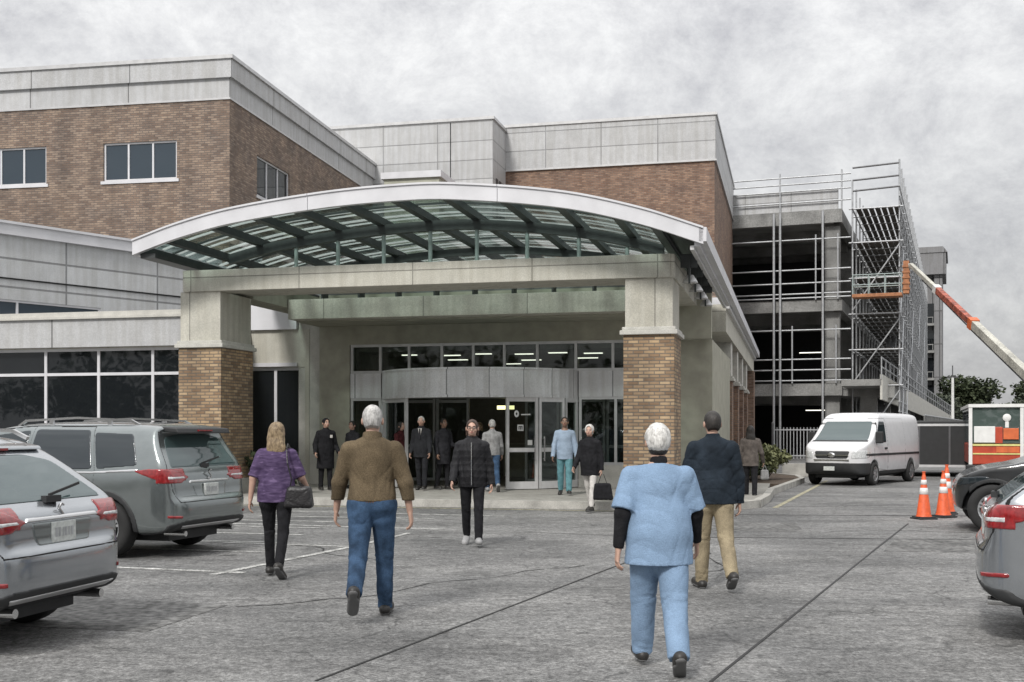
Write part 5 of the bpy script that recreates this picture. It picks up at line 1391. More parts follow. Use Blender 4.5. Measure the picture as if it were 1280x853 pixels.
for sx in (-1.1, 1.1):
    for sy in (-1.2, 1.2):
        mb = MB(); mb.lathe([(0, sx - .2), (.48, sx - .2), (.52, sx - .14), (.52, sx + .14), (.48, sx + .2), (0, sx + .2)], (0, sy, .52), 'x', 24); mb.build('wheel', 'rubber', bl)

# ------------------------------------------------------------------ plants and trees
def leaf_quads(n, blobs, size, seed, flat=0.0, shell=0.45):
    rs = np.random.default_rng(seed); V = np.zeros((n, 4, 3)); w = np.array([b[3] * b[4] * b[5] for b in blobs]) ** .67; w /= w.sum()
    bi = rs.choice(len(blobs), n, p=w); B = np.array(blobs)[bi]
    d = rs.normal(size=(n, 3)); d /= np.linalg.norm(d, axis=1)[:, None]
    r = shell + (1 - shell) * rs.random(n) ** .6
    r *= 1 + .16 * np.sin(d[:, 0] * 5 + bi) * np.sin(d[:, 1] * 4 + d[:, 2] * 5 + bi * 2)
    c = B[:, :3] + d * r[:, None] * B[:, 3:]
    a = rs.normal(size=(n, 3)); a /= np.linalg.norm(a, axis=1)[:, None]
    b = np.cross(a, rs.normal(size=(n, 3))); b /= np.linalg.norm(b, axis=1)[:, None]
    s = size * (.6 + .8 * rs.random(n))
    for k, (i, j) in enumerate(((-1, 0), (0, -.55), (1, 0), (0, .55))): V[:, k] = c + a * (i * s)[:, None] + b * (j * s)[:, None]
    return V.reshape(-1, 3), np.arange(4 * n).reshape(n, 4)

def tree_blobs(seed, H, Wd):
    rs = np.random.default_rng(seed); out = []
    for k in range(13):
        a = rs.uniform(0, 6.28); q = rs.uniform(.1, .75) * Wd * .5; z = H * rs.uniform(.42, .86); q *= 1 - max(0, (z / H - .62)) * 1.6
        s = rs.uniform(.16, .27) * Wd
        out.append((q * math.cos(a), q * math.sin(a), z, s, s, s * .8))
    out.append((0, 0, H * .62, Wd * .3, Wd * .3, H * .28))
    return out
def make_tree(seed, H, Wd, n, size, m):
    t = empty('tree', (0, 0, 0), 0, 'tree', 'tree')
    mb = MB(); rs = random.Random(seed)
    mb.tube((0, 0, 0), (.1, 0, H * .35), .028 * H, 9, .02 * H); mb.tube((.1, 0, H * .35), (0, .1, H * .8), .02 * H, 7, .006 * H)
    for k in range(6):
        a = k * 1.05 + rs.random(); z = H * rs.uniform(.28, .55); L = Wd * .36
        mb.tube((.1, 0, z), (L * math.cos(a), L * math.sin(a), z + H * .2), .011 * H, 6, .004 * H)
    mb.build('trunk', 'bark', t)
    v, q = leaf_quads(n, tree_blobs(seed, H, Wd), size, seed, shell=.3)
    mesh_obj('crown', mesh_from('crown', v, q, False), t, [M[m]])
    return t
protos = [make_tree(3, 9.0, 8.0, 5200, .26, 'leafgrey'), make_tree(5, 8.0, 7.0, 4600, .24, 'leafgrey'), make_tree(9, 10.0, 7.5, 5200, .26, 'leafdark')]
tspots = [(44.0, 122, 1.02, 0), (49.5, 126, 1.15, 2), (53.5, 121, 1.0, 1), (57.5, 125, 1.05, 0), (63, 124, 1.02, 2), (47, 140, 1.2, 1), (55, 142, 1.25, 0), (64, 140, 1.2, 2), (71, 130, 1.1, 1), (79, 134, 1.15, 0), (40.5, 134, 1.1, 2)]
TLAB = ["hazy grey green tree just right of the white utility pole", "tall dark tree rising second from the utility pole", "broad low tree in the middle of the far row above the rescue truck", "round grey green tree above the right half of the rescue truck",
        "dark tree under the boom at the right edge", "paler tree in the second row near the tower", "tall tree in the second row behind the truck", "dark tree in the second row by the right edge", "tree beyond the right edge of the row", "last tree of the row at the far right", "dark tree close to the foot of the grey tower"]
first = set()
for i, (x, y, s, p) in enumerate(tspots):
    t = protos[p] if p not in first else copy_tree(protos[p]); first.add(p)
    t.location = (x, y, 0); t.scale = (s * .85, s * .85, s * .66); t.rotation_euler = (0, 0, i * 1.3)
    t['label'] = TLAB[i]; t['category'] = 'tree'; t['group'] = 'trees beyond the site on the right'
# far wooded rise that closes the horizon
tl_v, tl_q = leaf_quads(9000, [(x, 330 + 12 * math.sin(x), 5 + 3 * math.sin(x * .07), 16, 8, 7 + 3 * math.sin(x * .13)) for x in range(-240, 420, 12)], 1.5, 21, shell=.2)
tb_v, tb_q = leaf_quads(22000, [(x, -75 + 10 * math.sin(x * 1.7), 6 + 2 * math.sin(x * .6), 7, 6, 6 + 3 * math.sin(x * .9)) for x in range(-150, 160, 8)], .55, 33, shell=.2)
tb = mesh_obj('treeline', mesh_from('treeline', tb_v, tb_q, False), None, [M['leafdark']]); tag(tb, "belt of trees across the street, mirrored in the windows", 'trees', None, 'stuff')
tl = mesh_obj('treeline', mesh_from('treeline', tl_v, tl_q, False), None, [M['leafgrey']]); tag(tl, "far wooded rise along the horizon", 'trees', None, 'stuff')

def bush(x, y, z, w, h, n, size, m, label, seed, group=None, name='shrub'):
    s = empty(name, (x, y, z), 0, label, 'shrub', group)
    rs = np.random.default_rng(seed)
    bl_ = [(rs.uniform(-.35, .35) * w, rs.uniform(-.35, .35) * w, h * rs.uniform(.3, .7), w * rs.uniform(.2, .34), w * rs.uniform(.2, .34), h * rs.uniform(.2, .34)) for _ in range(9)]
    v, q = leaf_quads(n, bl_, size, seed, shell=.2); mesh_obj('foliage', mesh_from('foliage', v, q, False), s, [M[m]])
    mb = MB()
    for k in range(9): a = k * .7; mb.tube((0, 0, 0), (.3 * w * math.cos(a), .3 * w * math.sin(a), h * .6), .012, 5, .006)
    mb.build('stems', 'bark', s)
bush(*W(2.62, 11.9)[:2], .135, 1.5, 1.15, 2600, .075, 'leafvar', "rounded variegated shrub in the bed by the side wing", 2)
bush(*W(2.2, 10.4)[:2], .135, 1.0, .55, 1200, .06, 'leafdark', "low dark shrub in front of the variegated one in the bed", 4)
bush(*W(-8.2, 1.0)[:2], SW, 1.1, 1.15, 1800, .07, 'leafdark', "dark evergreen shrub at the foot of the left brick pier, behind the SUV", 6)
bush(*W(-9.6, -0.0)[:2], SW, .9, .9, 1200, .07, 'leafdark', "small dark shrub in front of the left brick pier", 8)

# ------------------------------------------------------------------ people
def cloth(name, col, rough=0.9, var=0.22, scale=14, bump=0.35, bscale=120, grain=0.18):
    return mat(name, col, rough, 0.0, var, scale, bump, bscale, 0.0, grain, 160, spec=0.15)
M['skin'] = mat("skin", (0.46, 0.29, 0.22), 0.55, var=0.10, scale=12, bump=0.06, bscale=150)
M['skindark'] = mat("darker skin", (0.24, 0.145, 0.10), 0.55, var=0.1, scale=12)
M['hairgrey'] = mat("grey hair", (0.46, 0.45, 0.43), 0.7, var=0.3, scale=60, bump=0.8, bscale=90, grain=0.25, gscale=120)
M['hairwhite'] = mat("white hair", (0.58, 0.57, 0.54), 0.7, var=0.3, scale=50, bump=0.9, bscale=80, grain=0.3, gscale=110)
M['hairblond'] = mat("blond brown hair", (0.24, 0.17, 0.10), 0.6, var=0.5, scale=40, bump=0.9, bscale=80, grain=0.35, gscale=120)
M['hairdark'] = mat("dark hair", (0.018, 0.015, 0.013), 0.6, var=0.3, scale=40, bump=0.8, bscale=80)
M['hairbrown'] = mat("dark brown hair", (0.055, 0.032, 0.022), 0.6, var=0.3, scale=40, bump=0.8, bscale=80)
M['eyewhite'] = mat("eye", (0.5, 0.48, 0.46), 0.3, var=0.05)
M['pupil'] = mat("pupil", (0.02, 0.015, 0.012), 0.3)
M['lips'] = mat("lips", (0.34, 0.14, 0.12), 0.5, var=0.1)
M['brown'] = cloth("brown suede", (0.105, 0.08, 0.05), var=0.3, scale=5, grain=0.3)
M['ribknit'] = cloth("brown rib knit", (0.12, 0.07, 0.042))
M['jeans'] = cloth("blue denim", (0.038, 0.07, 0.125), var=0.5, scale=7)
M['scrubs'] = cloth("light blue scrubs", (0.205, 0.295, 0.42), var=0.16, scale=5, grain=0.1)
M['scrubs2'] = cloth("pale blue smock", (0.30, 0.38, 0.48), var=0.15, scale=6)
M['teal'] = cloth("teal trousers", (0.12, 0.26, 0.29), var=0.2)
M['black'] = cloth("black cloth", (0.016, 0.016, 0.018), var=0.3)
M['blackpuff'] = cloth("black quilted nylon", (0.017, 0.017, 0.019), 0.5, var=0.3)
M['navy'] = cloth("blue black jacket", (0.018, 0.025, 0.034), var=0.4, scale=6)
M['khaki'] = cloth("khaki cotton", (0.27, 0.225, 0.15), var=0.3, scale=6)
M['white_c'] = cloth("white cotton", (0.55, 0.53, 0.50), var=0.12)
M['greyhood'] = cloth("grey fleece", (0.25, 0.25, 0.25), var=0.25)
M['greybrown'] = cloth("grey brown jacket", (0.115, 0.10, 0.09), var=0.3)
M['darkred'] = cloth("dark red jacket", (0.06, 0.016, 0.018), var=0.3)
M['suit'] = cloth("dark suit", (0.022, 0.023, 0.026), var=0.2)
M['charcoal'] = cloth("charcoal cloth", (0.03, 0.03, 0.034), var=0.3)
M['leather'] = mat("black leather", (0.018, 0.017, 0.018), 0.4, var=0.2, bump=0.3, bscale=60)
M['shoe'] = mat("dark shoe leather", (0.022, 0.02, 0.018), 0.5, var=0.3)
M['sole'] = mat("rubber sole", (0.12, 0.12, 0.12), 0.8)
M['shoelight'] = mat("pale trainer", (0.27, 0.27, 0.27), 0.6, var=0.2)

def hair_mat(name, c0, c1):
    """strands: noise drawn out down the head"""
    m, n, l, b = new_mat(name)
    tc = n.new("ShaderNodeTexCoord"); mp = n.new("ShaderNodeMapping"); mp.inputs["Scale"].default_value = (150, 150, 16); l.new(tc.outputs["Object"], mp.inputs[0])
    no = n.new("ShaderNodeTexNoise"); no.inputs["Scale"].default_value = 1; no.inputs["Detail"].default_value = 4; no.inputs["Distortion"].default_value = 0.4; l.new(mp.outputs[0], no.inputs["Vector"])
    n2 = n.new("ShaderNodeTexNoise"); n2.inputs["Scale"].default_value = 22; n2.inputs["Detail"].default_value = 3; l.new(tc.outputs["Object"], n2.inputs["Vector"])
    a = n.new("ShaderNodeMath"); a.operation = 'ADD'; l.new(no.outputs["Fac"], a.inputs[0]); l.new(n2.outputs["Fac"], a.inputs[1])
    h = n.new("ShaderNodeMath"); h.operation = 'MULTIPLY'; h.inputs[1].default_value = .5; l.new(a.outputs[0], h.inputs[0])
    r = ramp(n, c0, c1, .38, .62); l.new(h.outputs[0], r.inputs[0]); l.new(r.outputs[0], b.inputs["Base Color"]); b.inputs["Roughness"].default_value = .55
    bp = n.new("ShaderNodeBump"); bp.inputs["Strength"].default_value = .8; bp.inputs["Distance"].default_value = .006; l.new(no.outputs["Fac"], bp.inputs["Height"]); l.new(bp.outputs[0], b.inputs["Normal"])
    return m
M['hairgrey'] = hair_mat("grey hair", (0.20, 0.195, 0.185), (0.56, 0.55, 0.53))
M['hairwhite'] = hair_mat("white hair", (0.34, 0.33, 0.31), (0.72, 0.71, 0.68))
M['hairblond'] = hair_mat("blond brown hair", (0.085, 0.055, 0.03), (0.36, 0.27, 0.16))
M['hairdark'] = hair_mat("dark hair", (0.008, 0.007, 0.006), (0.035, 0.03, 0.026))
M['hairbrown'] = hair_mat("dark brown hair", (0.02, 0.012, 0.008), (0.085, 0.05, 0.035))

def purple_mat():
    """purple knit with a pale streaked print and fold highlights put into its colour"""
    m, n, l, b = new_mat("purple printed top")
    tc = n.new("ShaderNodeTexCoord"); mp = n.new("ShaderNodeMapping"); mp.inputs["Rotation"].default_value = (0, 0.7, 0); mp.inputs["Scale"].default_value = (7, 7, 26); l.new(tc.outputs["Object"], mp.inputs[0])
    no = n.new("ShaderNodeTexNoise"); no.inputs["Scale"].default_value = 1.3; no.inputs["Detail"].default_value = 5; no.inputs["Distortion"].default_value = 0.6; l.new(mp.outputs[0], no.inputs["Vector"])
    r = ramp(n, (0.052, 0.034, 0.078), (0.09, 0.062, 0.125), 0.35, 0.58); e = r.color_ramp.elements.new(0.66); e.color = (0.15, 0.105, 0.20, 1)  # palest streaks also paint in the highlights on the folds
    l.new(no.outputs["Fac"], r.inputs[0]); l.new(r.outputs[0], b.inputs["Base Color"]); b.inputs["Roughness"].default_value = 0.9; b.inputs["Specular IOR Level"].default_value = 0.15
    return m
M['purple'] = purple_mat()

def vec(*a): return np.array(a, float)
def rotx(v, a): return vec(v[0], v[1] * math.cos(a) - v[2] * math.sin(a), v[1] * math.sin(a) + v[2] * math.cos(a))
def rotz(v, a): return vec(v[0] * math.cos(a) - v[1] * math.sin(a), v[0] * math.sin(a) + v[1] * math.cos(a), v[2])

def person(name_label, pos, face, h=1.72, girth=1.0, legs=((20, 5), (-20, 25)), arms=((-12, 12, 14), (14, 12, 18)), lean=2, head=(0, 0), res=0.009,
           top='jacket', top_mat='black', leg_mat='black', skin='skin', hair=('short', 'hairdark'), shoe='shoe', sleeve='long', hem=0.80, loose=1.0, under=None,
           z0=0.0, extra=None, fit=1.0, sh=1.0, hipw=1.0, footpitch=(None, None), legloose=1.0):
    """local frame: x to the person's right, y forward, z up. legs = (thigh swing, knee bend) for left, right; arms = (swing, spread, elbow)"""
    s = h / 1.75; D2 = math.radians
    # ---- skeleton
    hipz = 0.915 * s; J = {}
    for sd, (th, kn), key in ((-1, legs[0], 'L'), (1, legs[1], 'R')):
        hip = vec(sd * .092 * s * hipw, 0, hipz); t = D2(th); k = D2(th - kn)
        knee = hip + .425 * s * vec(sd * .012, math.sin(t), -math.cos(t)); ank = knee + .415 * s * vec(0, math.sin(k), -math.cos(k))
        fp = footpitch[0 if sd < 0 else 1]; fp = D2(fp if fp is not None else (k * 57.3 * 1.1 if k < -.25 else (max(0, k * 57.3 - 4) * .6)))
        toe = ank + s * vec(sd * .02, .165 * math.cos(fp) + .045 * math.sin(fp), .165 * math.sin(fp) - .055 * math.cos(fp)); heel = ank + s * vec(0, -.055 * math.cos(fp) + .055 * math.sin(fp), -.055 * math.cos(fp) - .055 * math.sin(fp))
        J[key] = dict(hip=hip, knee=knee, ank=ank, toe=toe, heel=heel, fp=fp)
    low = min(min(J[k]['toe'][2], J[k]['heel'][2]) for k in 'LR') - .032 * s
    dz = -low
    for k in 'LR':
        for q in ('hip', 'knee', 'ank', 'toe', 'heel'): J[k][q] = J[k][q] + vec(0, 0, dz)
    hz = hipz + dz; la = -D2(lean)
    def up(x, y, z): p = rotx(vec(x, y, z - .93) * s, la); return p + vec(0, 0, .93 * s + dz + (hipz - .915 * s))
    A = {}
    for sd, (sw, ab, el), key in ((-1, arms[0], 'L'), (1, arms[1], 'R')):
        shd = up(sd * .172 * sh, -.005, 1.385); a, b, e = D2(sw), D2(ab), D2(sw + el)
        elb = shd + .285 * s * vec(sd * math.sin(b), math.sin(a) * math.cos(b), -math.cos(a) * math.cos(b))
        b2 = b * .45; fd = vec(sd * math.sin(b2), math.sin(e) * math.cos(b2), -math.cos(e) * math.cos(b2)); wr = elb + .25 * s * fd
        A[key] = dict(sh=shd, el=elb, wr=wr, fd=fd, sd=sd)
    g = girth
    pts = [q for k in 'LR' for q in J[k].values() if not np.isscalar(q)] + [A[k][q] for k in 'LR' for q in ('sh', 'el', 'wr')] + [A[k]['wr'] + A[k]['fd'] * .2 * s for k in 'LR']
    pts = np.array(pts); lo = pts.min(0) - .16; hi = pts.max(0) + .16; lo[2] = -.03; hi[2] = h + dz * 0 + .10; lo[0] = min(lo[0], -.34 * g); hi[0] = max(hi[0], .34 * g); lo[1] = min(lo[1], -.30); hi[1] = max(hi[1], .30)
    # ---- body: one continuous skin
    B = Field(lo, hi, res)
    def torso(F, o, k=.05, gg=None):
        gg = g if gg is None else gg
        B_ = .013 * o
        F.ell(up(0, 0, .965), s * vec(.158 * gg * hipw + B_, .112 * gg + B_, .13 + B_), k); F.ell(up(0, .012 * (gg > 1.1), 1.10), s * vec(.142 * gg + B_, .108 * gg + B_, .16 + B_), k)
        F.ell(up(0, 0, 1.29), s * vec(.163 * (gg * .5 + .5) + B_, .112 * (gg * .5 + .5) + B_, .19 + B_), k)
        for q_ in (-1, 1): F.cap(up(0, -.012, 1.43), up(q_ * .150 * sh, -.008, 1.382), (.056 + B_ * .35) * s, (.054 + B_ * .5) * s, k * .8)
    torso(B, 0)
    for k in 'LR':
        j = J[k]
        B.cap(j['hip'], j['knee'], .072 * s * (g * .6 + .4), .045 * s, .03); B.cap(j['knee'], j['ank'], .044 * s, .030 * s, .02)
        B.cap(j['knee'] * .7 + j['ank'] * .3 + vec(0, -.015 * s, 0), j['knee'] * .4 + j['ank'] * .6, .036 * s, .03 * s, .02)
        B.cap(j['heel'] + vec(0, 0, .012), j['toe'] * .85 + j['heel'] * .15 + vec(0, 0, .012), .024 * s, .02 * s, .01); B.cap(j['ank'], j['heel'] * .5 + j['ank'] * .5, .028 * s, .026 * s, .02)
        a = A[k]; sd = a['sd']; gg = g * .5 + .5
        B.cap(a['sh'], a['el'], .049 * s * gg, .038 * s * gg, .03); B.cap(a['el'], a['wr'], .04 * s * gg, .026 * s, .015)
        # hand: palm, four fingers of different length, thumb
        d = a['fd']; n = vec(-sd, 0.15, 0); n -= d * (n @ d); n /= np.linalg.norm(n); t = np.cross(n, d) * (1 if (np.cross(n, d)[1] > 0) else -1); t /= np.linalg.norm(t); w = a['wr']
        for o in (-.024, -.008, .008, .024): B.cap(w + s * (d * .015 + t * o * .7), w + s * (d * .088 + t * o * 1.1), .0155 * s, .0135 * s, .010)
        for i, (o, L) in enumerate(((.033, .072), (.011, .083), (-.011, .077), (-.032, .060))):
            p = w + s * (d * .092 + t * o); ang = .25 + .07 * i
            for q, (f, r) in enumerate(((.45, .0096), (.32, .0088), (.26, .0078))):
                e = d * math.cos(ang) + n * math.sin(ang) + t * o * 1.6; p2 = p + s * L * f * e; B.cap(p, p2, r * s, r * s * .93, .003); p = p2; ang += .42
        p = w + s * (d * .030 + t * .026); e = d * .62 + t * .62 + n * .35; e /= np.linalg.norm(e); p2 = p + s * .045 * e; B.cap(p, p2, .0125 * s, .011 * s, .008)
        e = d * .85 + t * .3 + n * .45; e /= np.linalg.norm(e); B.cap(p2, p2 + s * .034 * e, .0105 * s, .0085 * s, .003)
    hy, hp_ = D2(head[0]), D2(head[1]); nb = up(0, .0, 1.50)
    def H(x, y, z):                                    # head point: z measured on a 1.75 m figure
        p = rotx(vec(x, y, z - 1.52) * s, hp_); return rotz(p, hy) + nb + vec(0, .012 * s, .02 * s)
    hm = np.array([rotx(rotz(v, -hy), -hp_) for v in np.eye(3)]).T      # rows act on world offsets
    def HE(F, c, r, k, op='add'): F.ell(H(*c), s * vec(*r), k, op, hm)
    B.cap(up(0, -.012, 1.43), H(0, -.012, 1.57), .056 * s, .052 * s, .03)
    HE(B, (0, -.008, 1.658), (.076, .096, .094), .02); HE(B, (0, .022, 1.605), (.060, .074, .078), .025); HE(B, (0, .050, 1.568), (.036, .038, .030), .02)
    B.cap(H(0, .088, 1.655), H(0, .111, 1.617), .0085 * s, .0135 * s, .010); B.cap(H(-.034, .078, 1.672), H(.034, .078, 1.672), .013 * s, .013 * s, .012)
    for sd in (-1, 1):
        HE(B, (sd * .033, .102, 1.650), (.015, .016, .010), .010, 'sub'); HE(B, (sd * .045, .060, 1.615), (.022, .024, .022), .012)
        HE(B, (sd * .083, -.010, 1.628), (.012, .024, .034), .006)
    B.cap(H(-.020, .092, 1.588), H(.020, .092, 1.588), .009 * s, .009 * s, .010)
    body = mesh_obj('person', B.mesh('person', 2), None, [M[skin]])
    tag(body, name_label, 'person', None)
    body.location = (pos[0], pos[1], z0); body.rotation_euler = (0, 0, D2(face))
    sub = lambda nm, F, m, it=2: mesh_obj(nm, F.mesh(nm, it), body, [M[m]])
    sd_ = abs(hash(name_label)) if False else sum(map(ord, name_label))
    # ---- trousers
    T = Field(lo, vec(hi[0], hi[1], 1.16 * s + dz), max(res, .008)); lg = legloose
    T.ell(up(0, 0, .955), s * vec(.166 * g * hipw + .012, .120 * g + .012, .135), .04)
    for k in 'LR':
        j = J[k]; hm2 = j['ank'] - vec(0, 0, .035 * s)
        T.cap(j['hip'], j['knee'], .098 * s * (g * .6 + .4) * (lg * .3 + .7), .070 * s * lg, .035)
        T.cap(j['knee'], hm2, .070 * s * lg, .058 * s * lg, .02, flat=1)
        T.cap(j['hip'] + vec(0, -.03 * s, 0), j['hip'] * .8 + j['knee'] * .2 + vec(0, -.03 * s, 0), .10 * s * g, .08 * s * g, .04)
    T.disp(folds(sd_, .008, 22, 7)); kz = (J['L']['knee'][2] + J['R']['knee'][2]) / 2
    fk = folds(sd_ + 1, .012, 9, 32); T.disp(lambda x, y, z: fk(x, y, z) * (np.exp(-((z - kz) / (.07 * s)) ** 2) * .8 + np.exp(-((z - .12 * s) / (.07 * s)) ** 2) + .8 * np.exp(-((z - hipz - dz + .1 * s) / (.06 * s)) ** 2))); T.cut((0, 0, 1), min(1.07, hem + .012) * s + dz)
    sub('trousers', T, leg_mat)
    # ---- shoes
    for k in 'LR':
        j = J[k]; lo_s = np.minimum(np.minimum(j['heel'], j['toe']), j['ank']) - .075; hi_s = np.maximum(np.maximum(j['heel'], j['toe']), j['ank']) + .075
        S = Field(lo_s, hi_s, .007); f = vec(0, math.cos(j['fp']), math.sin(j['fp'])); n = vec(0, -math.sin(j['fp']), math.cos(j['fp']))
        S.cap(j['heel'] + .008 * n, j['toe'] + f * .02, .042 * s, .037 * s, .02); S.cap(j['heel'] + f * .09 * s, j['toe'], .045 * s, .046 * s, .02); S.cap(j['ank'] - n * .01, j['heel'] + f * .03 + n * .02, .046 * s, .044 * s, .03)
        S.cut(tuple(-n), -(n @ j['heel']) + .028 * s); S.cut((0, 0, 1), j['ank'][2] + .055)
        so = sub('shoe', S, shoe, 1)
        S2 = Field(lo_s, hi_s, .007); S2.cap(j['heel'] + .008 * n, j['toe'] + f * .02, .046 * s, .041 * s, .02); S2.cap(j['heel'] + f * .09 * s, j['toe'], .048 * s, .050 * s, .02)
        S2.cut(tuple(-n), -(n @ j['heel']) + .033 * s); S2.cut(tuple(n), (n @ j['heel']) - .012 * s); mesh_obj('sole', S2.mesh('sole', 1), so, [M['sole']])
    # ---- upper garment
    zh = hem * s + dz
    U = Field(lo, vec(hi[0], hi[1], 1.60 * s + dz), max(res * .9, .0075)); o = {'shirt': .9, 'jacket': 2.0, 'puffer': 3.0, 'coat': 2.4}[top] * loose
    torso(U, o, .06)
    gg = g * .5 + .5
    if hem < .95:
        U.cap(up(0, 0, 1.05), up(0, .0, hem - .12), (.142 * g + .012 * o) * s, (.150 * g * fit + .013 * o) * s, .05, sc=(1.14 * hipw, .80, 1))
    ar = {'shirt': (.064, .054, .044), 'jacket': (.074, .060, .047), 'puffer': (.080, .068, .056), 'coat': (.076, .062, .052)}[top]
    for k in 'LR':
        a = A[k]; f_ = .85 + .15 * loose
        if sleeve == 'short':
            U.cap(a['sh'], a['sh'] + (a['el'] - a['sh']) * .90, .072 * s * gg, .082 * s * gg, .035, flat=1)
        elif sleeve == 'elbow':
            U.cap(a['sh'], a['sh'] + (a['el'] - a['sh']) * .97, .066 * s * gg, .066 * s * gg, .035, flat=1)
        else:
            U.cap(a['sh'], a['el'], ar[0] * s * gg * f_, ar[1] * s * gg * f_, .022); U.cap(a['el'], a['wr'] + a['fd'] * .03, ar[1] * s * gg * f_, ar[2] * s * f_, .02, flat=1)
    if top in ('jacket', 'coat', 'puffer'):
        U.cap(up(0, -.018, 1.45), up(0, -.006, 1.535), .075 * s, .068 * s, .02, flat=1)
    U.disp(folds(sd_ + 5, .009 if top != 'shirt' else .007, 15, 10))
    if top == 'puffer': U.disp(lambda x, y, z: .005 * np.abs(np.sin((z - dz + .06 * np.abs(x)) * 34)) - .003)
    U.cut((0, 0, -1), -zh)
    if top == 'shirt': U.cut((0, .35, 1), 1.475 * s + dz)
    nm = {'shirt': 'shirt', 'jacket': 'jacket', 'puffer': 'padded_jacket', 'coat': 'coat'}[top]
    garment = sub(nm, U, top_mat)
    if under:                                          # long undershirt below short sleeves
        N = Field(lo, hi, .0085)
        for k in 'LR':
            a = A[k]; N.cap(a['sh'], a['el'], .060 * s * gg, .052 * s * gg, .02); N.cap(a['el'], a['wr'], .052 * s * gg, .041 * s, .02, flat=1)
        N.cap(up(0, -.014, 1.42), up(0, -.004, 1.53), .070 * s, .062 * s, .02, flat=1)
        N.disp(folds(sd_ + 9, .006, 10, 30)); sub('undershirt', N, under)
    # ---- hair
    hl, hm_ = hair
    if hl != 'none':
        c0 = H(0, 0, 1.655); Hf = Field(c0 - .30 * s, c0 + vec(.22, .22, .17) * s, .0065)
        if hl in ('short', 'curly', 'crop'):
            t = {'short': .012, 'curly': .024, 'crop': .008}[hl]
            HE(Hf, (0, -.012, 1.664), (.074 + t, .097 + t, .093 + t), .02); HE(Hf, (0, -.050, 1.62), (.062 + t * .7, .054 + t, .080), .02)
            fx = (.074, .1, .088)
        elif hl == 'cap':
            HE(Hf, (0, -.008, 1.672), (.090, .108, .096), .02); HE(Hf, (0, -.04, 1.63), (.080, .075, .05), .02); fx = (.076, .1, .085)
        elif hl == 'bob':
            HE(Hf, (0, -.014, 1.66), (.094, .112, .105), .02); HE(Hf, (0, -.045, 1.57), (.096, .070, .10), .03); fx = (.066, .12, .10)
        else:                                          # long, to the shoulders
            HE(Hf, (0, -.014, 1.66), (.094, .112, .106), .02); HE(Hf, (0, -.055, 1.56), (.105, .066, .12), .04); HE(Hf, (.01, -.085, 1.46), (.112, .045, .10), .04); fx = (.066, .12, .12)
        HE(Hf, (0, .118, 1.642), (fx[0] * .98, fx[1] + .004, fx[2] + .016), .006, 'sub')
        if hl in ('short', 'crop', 'curly'):
            for q_ in (-1, 1): HE(Hf, (q_ * .095, .0, 1.605), (.032, .040, .052), .006, 'sub')
        if hl in ('short', 'crop'): Hf.cut(tuple(-(hm.T @ vec(0, .45, 1))), -((hm.T @ vec(0, .45, 1)) @ H(0, -.05, 1.565)))
        amp = {'curly': .006, 'cap': .002}.get(hl, .003)
        Hf.disp(folds(sd_ + 3, amp, 60 if hl == 'curly' else 34, 40 if hl == 'curly' else 10, 7)); sub('hair' if hl != 'cap' else 'cap', Hf, hm_, 1)
    # ---- face: eyes, brows, lips (only where a face shows)
    if extra and 'face' in extra:
        def blob(nm, items, m, par=body):
            vs, fs = [], []
            mb = MB()
            for c, r in items:
                n_ = 10; base_ = len(mb.v)
                V_ = []; F_ = []
                for i in range(7):
                    ph_ = math.pi * i / 6
                    for k in range(n_):
                        th_ = 2 * math.pi * k / n_; V_.append(tuple(H(c[0] + r[0] * math.sin(ph_) * math.cos(th_), c[1] + r[1] * math.sin(ph_) * math.sin(th_), c[2] + r[2] * math.cos(ph_))))
                for i in range(6):
                    for k in range(n_): F_.append((i * n_ + k, i * n_ + (k + 1) % n_, (i + 1) * n_ + (k + 1) % n_, (i + 1) * n_ + k))
                mb.add(V_, F_, 0, True)
            return mb.build(nm, m, par)
        for sd in (-1, 1):
            e = blob('eye', [((sd * .033, .081, 1.650), (.014, .012, .009))], 'eyewhite'); blob('iris', [((sd * .033, .0905, 1.650), (.0065, .004, .0065))], 'pupil', e)
        blob('eyebrows', [((sd * .034, .089, 1.676), (.021, .007, .0045)) for sd in (-1, 1)], hm_ if hl != 'cap' else 'hairdark')
        blob('lips', [((0, .098, 1.592), (.024, .008, .0045)), ((0, .097, 1.582), (.021, .008, .005))], 'lips')
        if 'glasses' in extra:
            mb = MB()
            for sd in (-1, 1):
                q = [H(sd * .034 + .026 * math.cos(t), .108, 1.650 + .019 * math.sin(t)) for t in np.linspace(0, 2 * math.pi, 15)]
                for a_, b_ in zip(q, q[1:]): mb.tube(a_, b_, .003, 5)
                mb.tube(H(sd * .060, .106, 1.655), H(sd * .080, -.01, 1.65), .003, 5)
            mb.tube(H(-.009, .110, 1.655), H(.009, .110, 1.655), .003, 5); mb.build('glasses', 'blackplastic', body)
    info = dict(up=up, H=H, A=A, J=J, s=s, dz=dz, body=body, garment=garment, g=g)
    return info

def wpos(info, p):
    """local point of a person -> world"""
    b = info['body']; q = rotz(np.array(p, float), b.rotation_euler[2]); return vec(q[0] + b.location[0], q[1] + b.location[1], q[2] + b.location[2])

def px(x, y, z=0.0):
    Y = (1.6 - z) * 1450 / (y - 538); return ((x - 640) / 1450 * Y, Y)
KW = dict(res=0.0065)
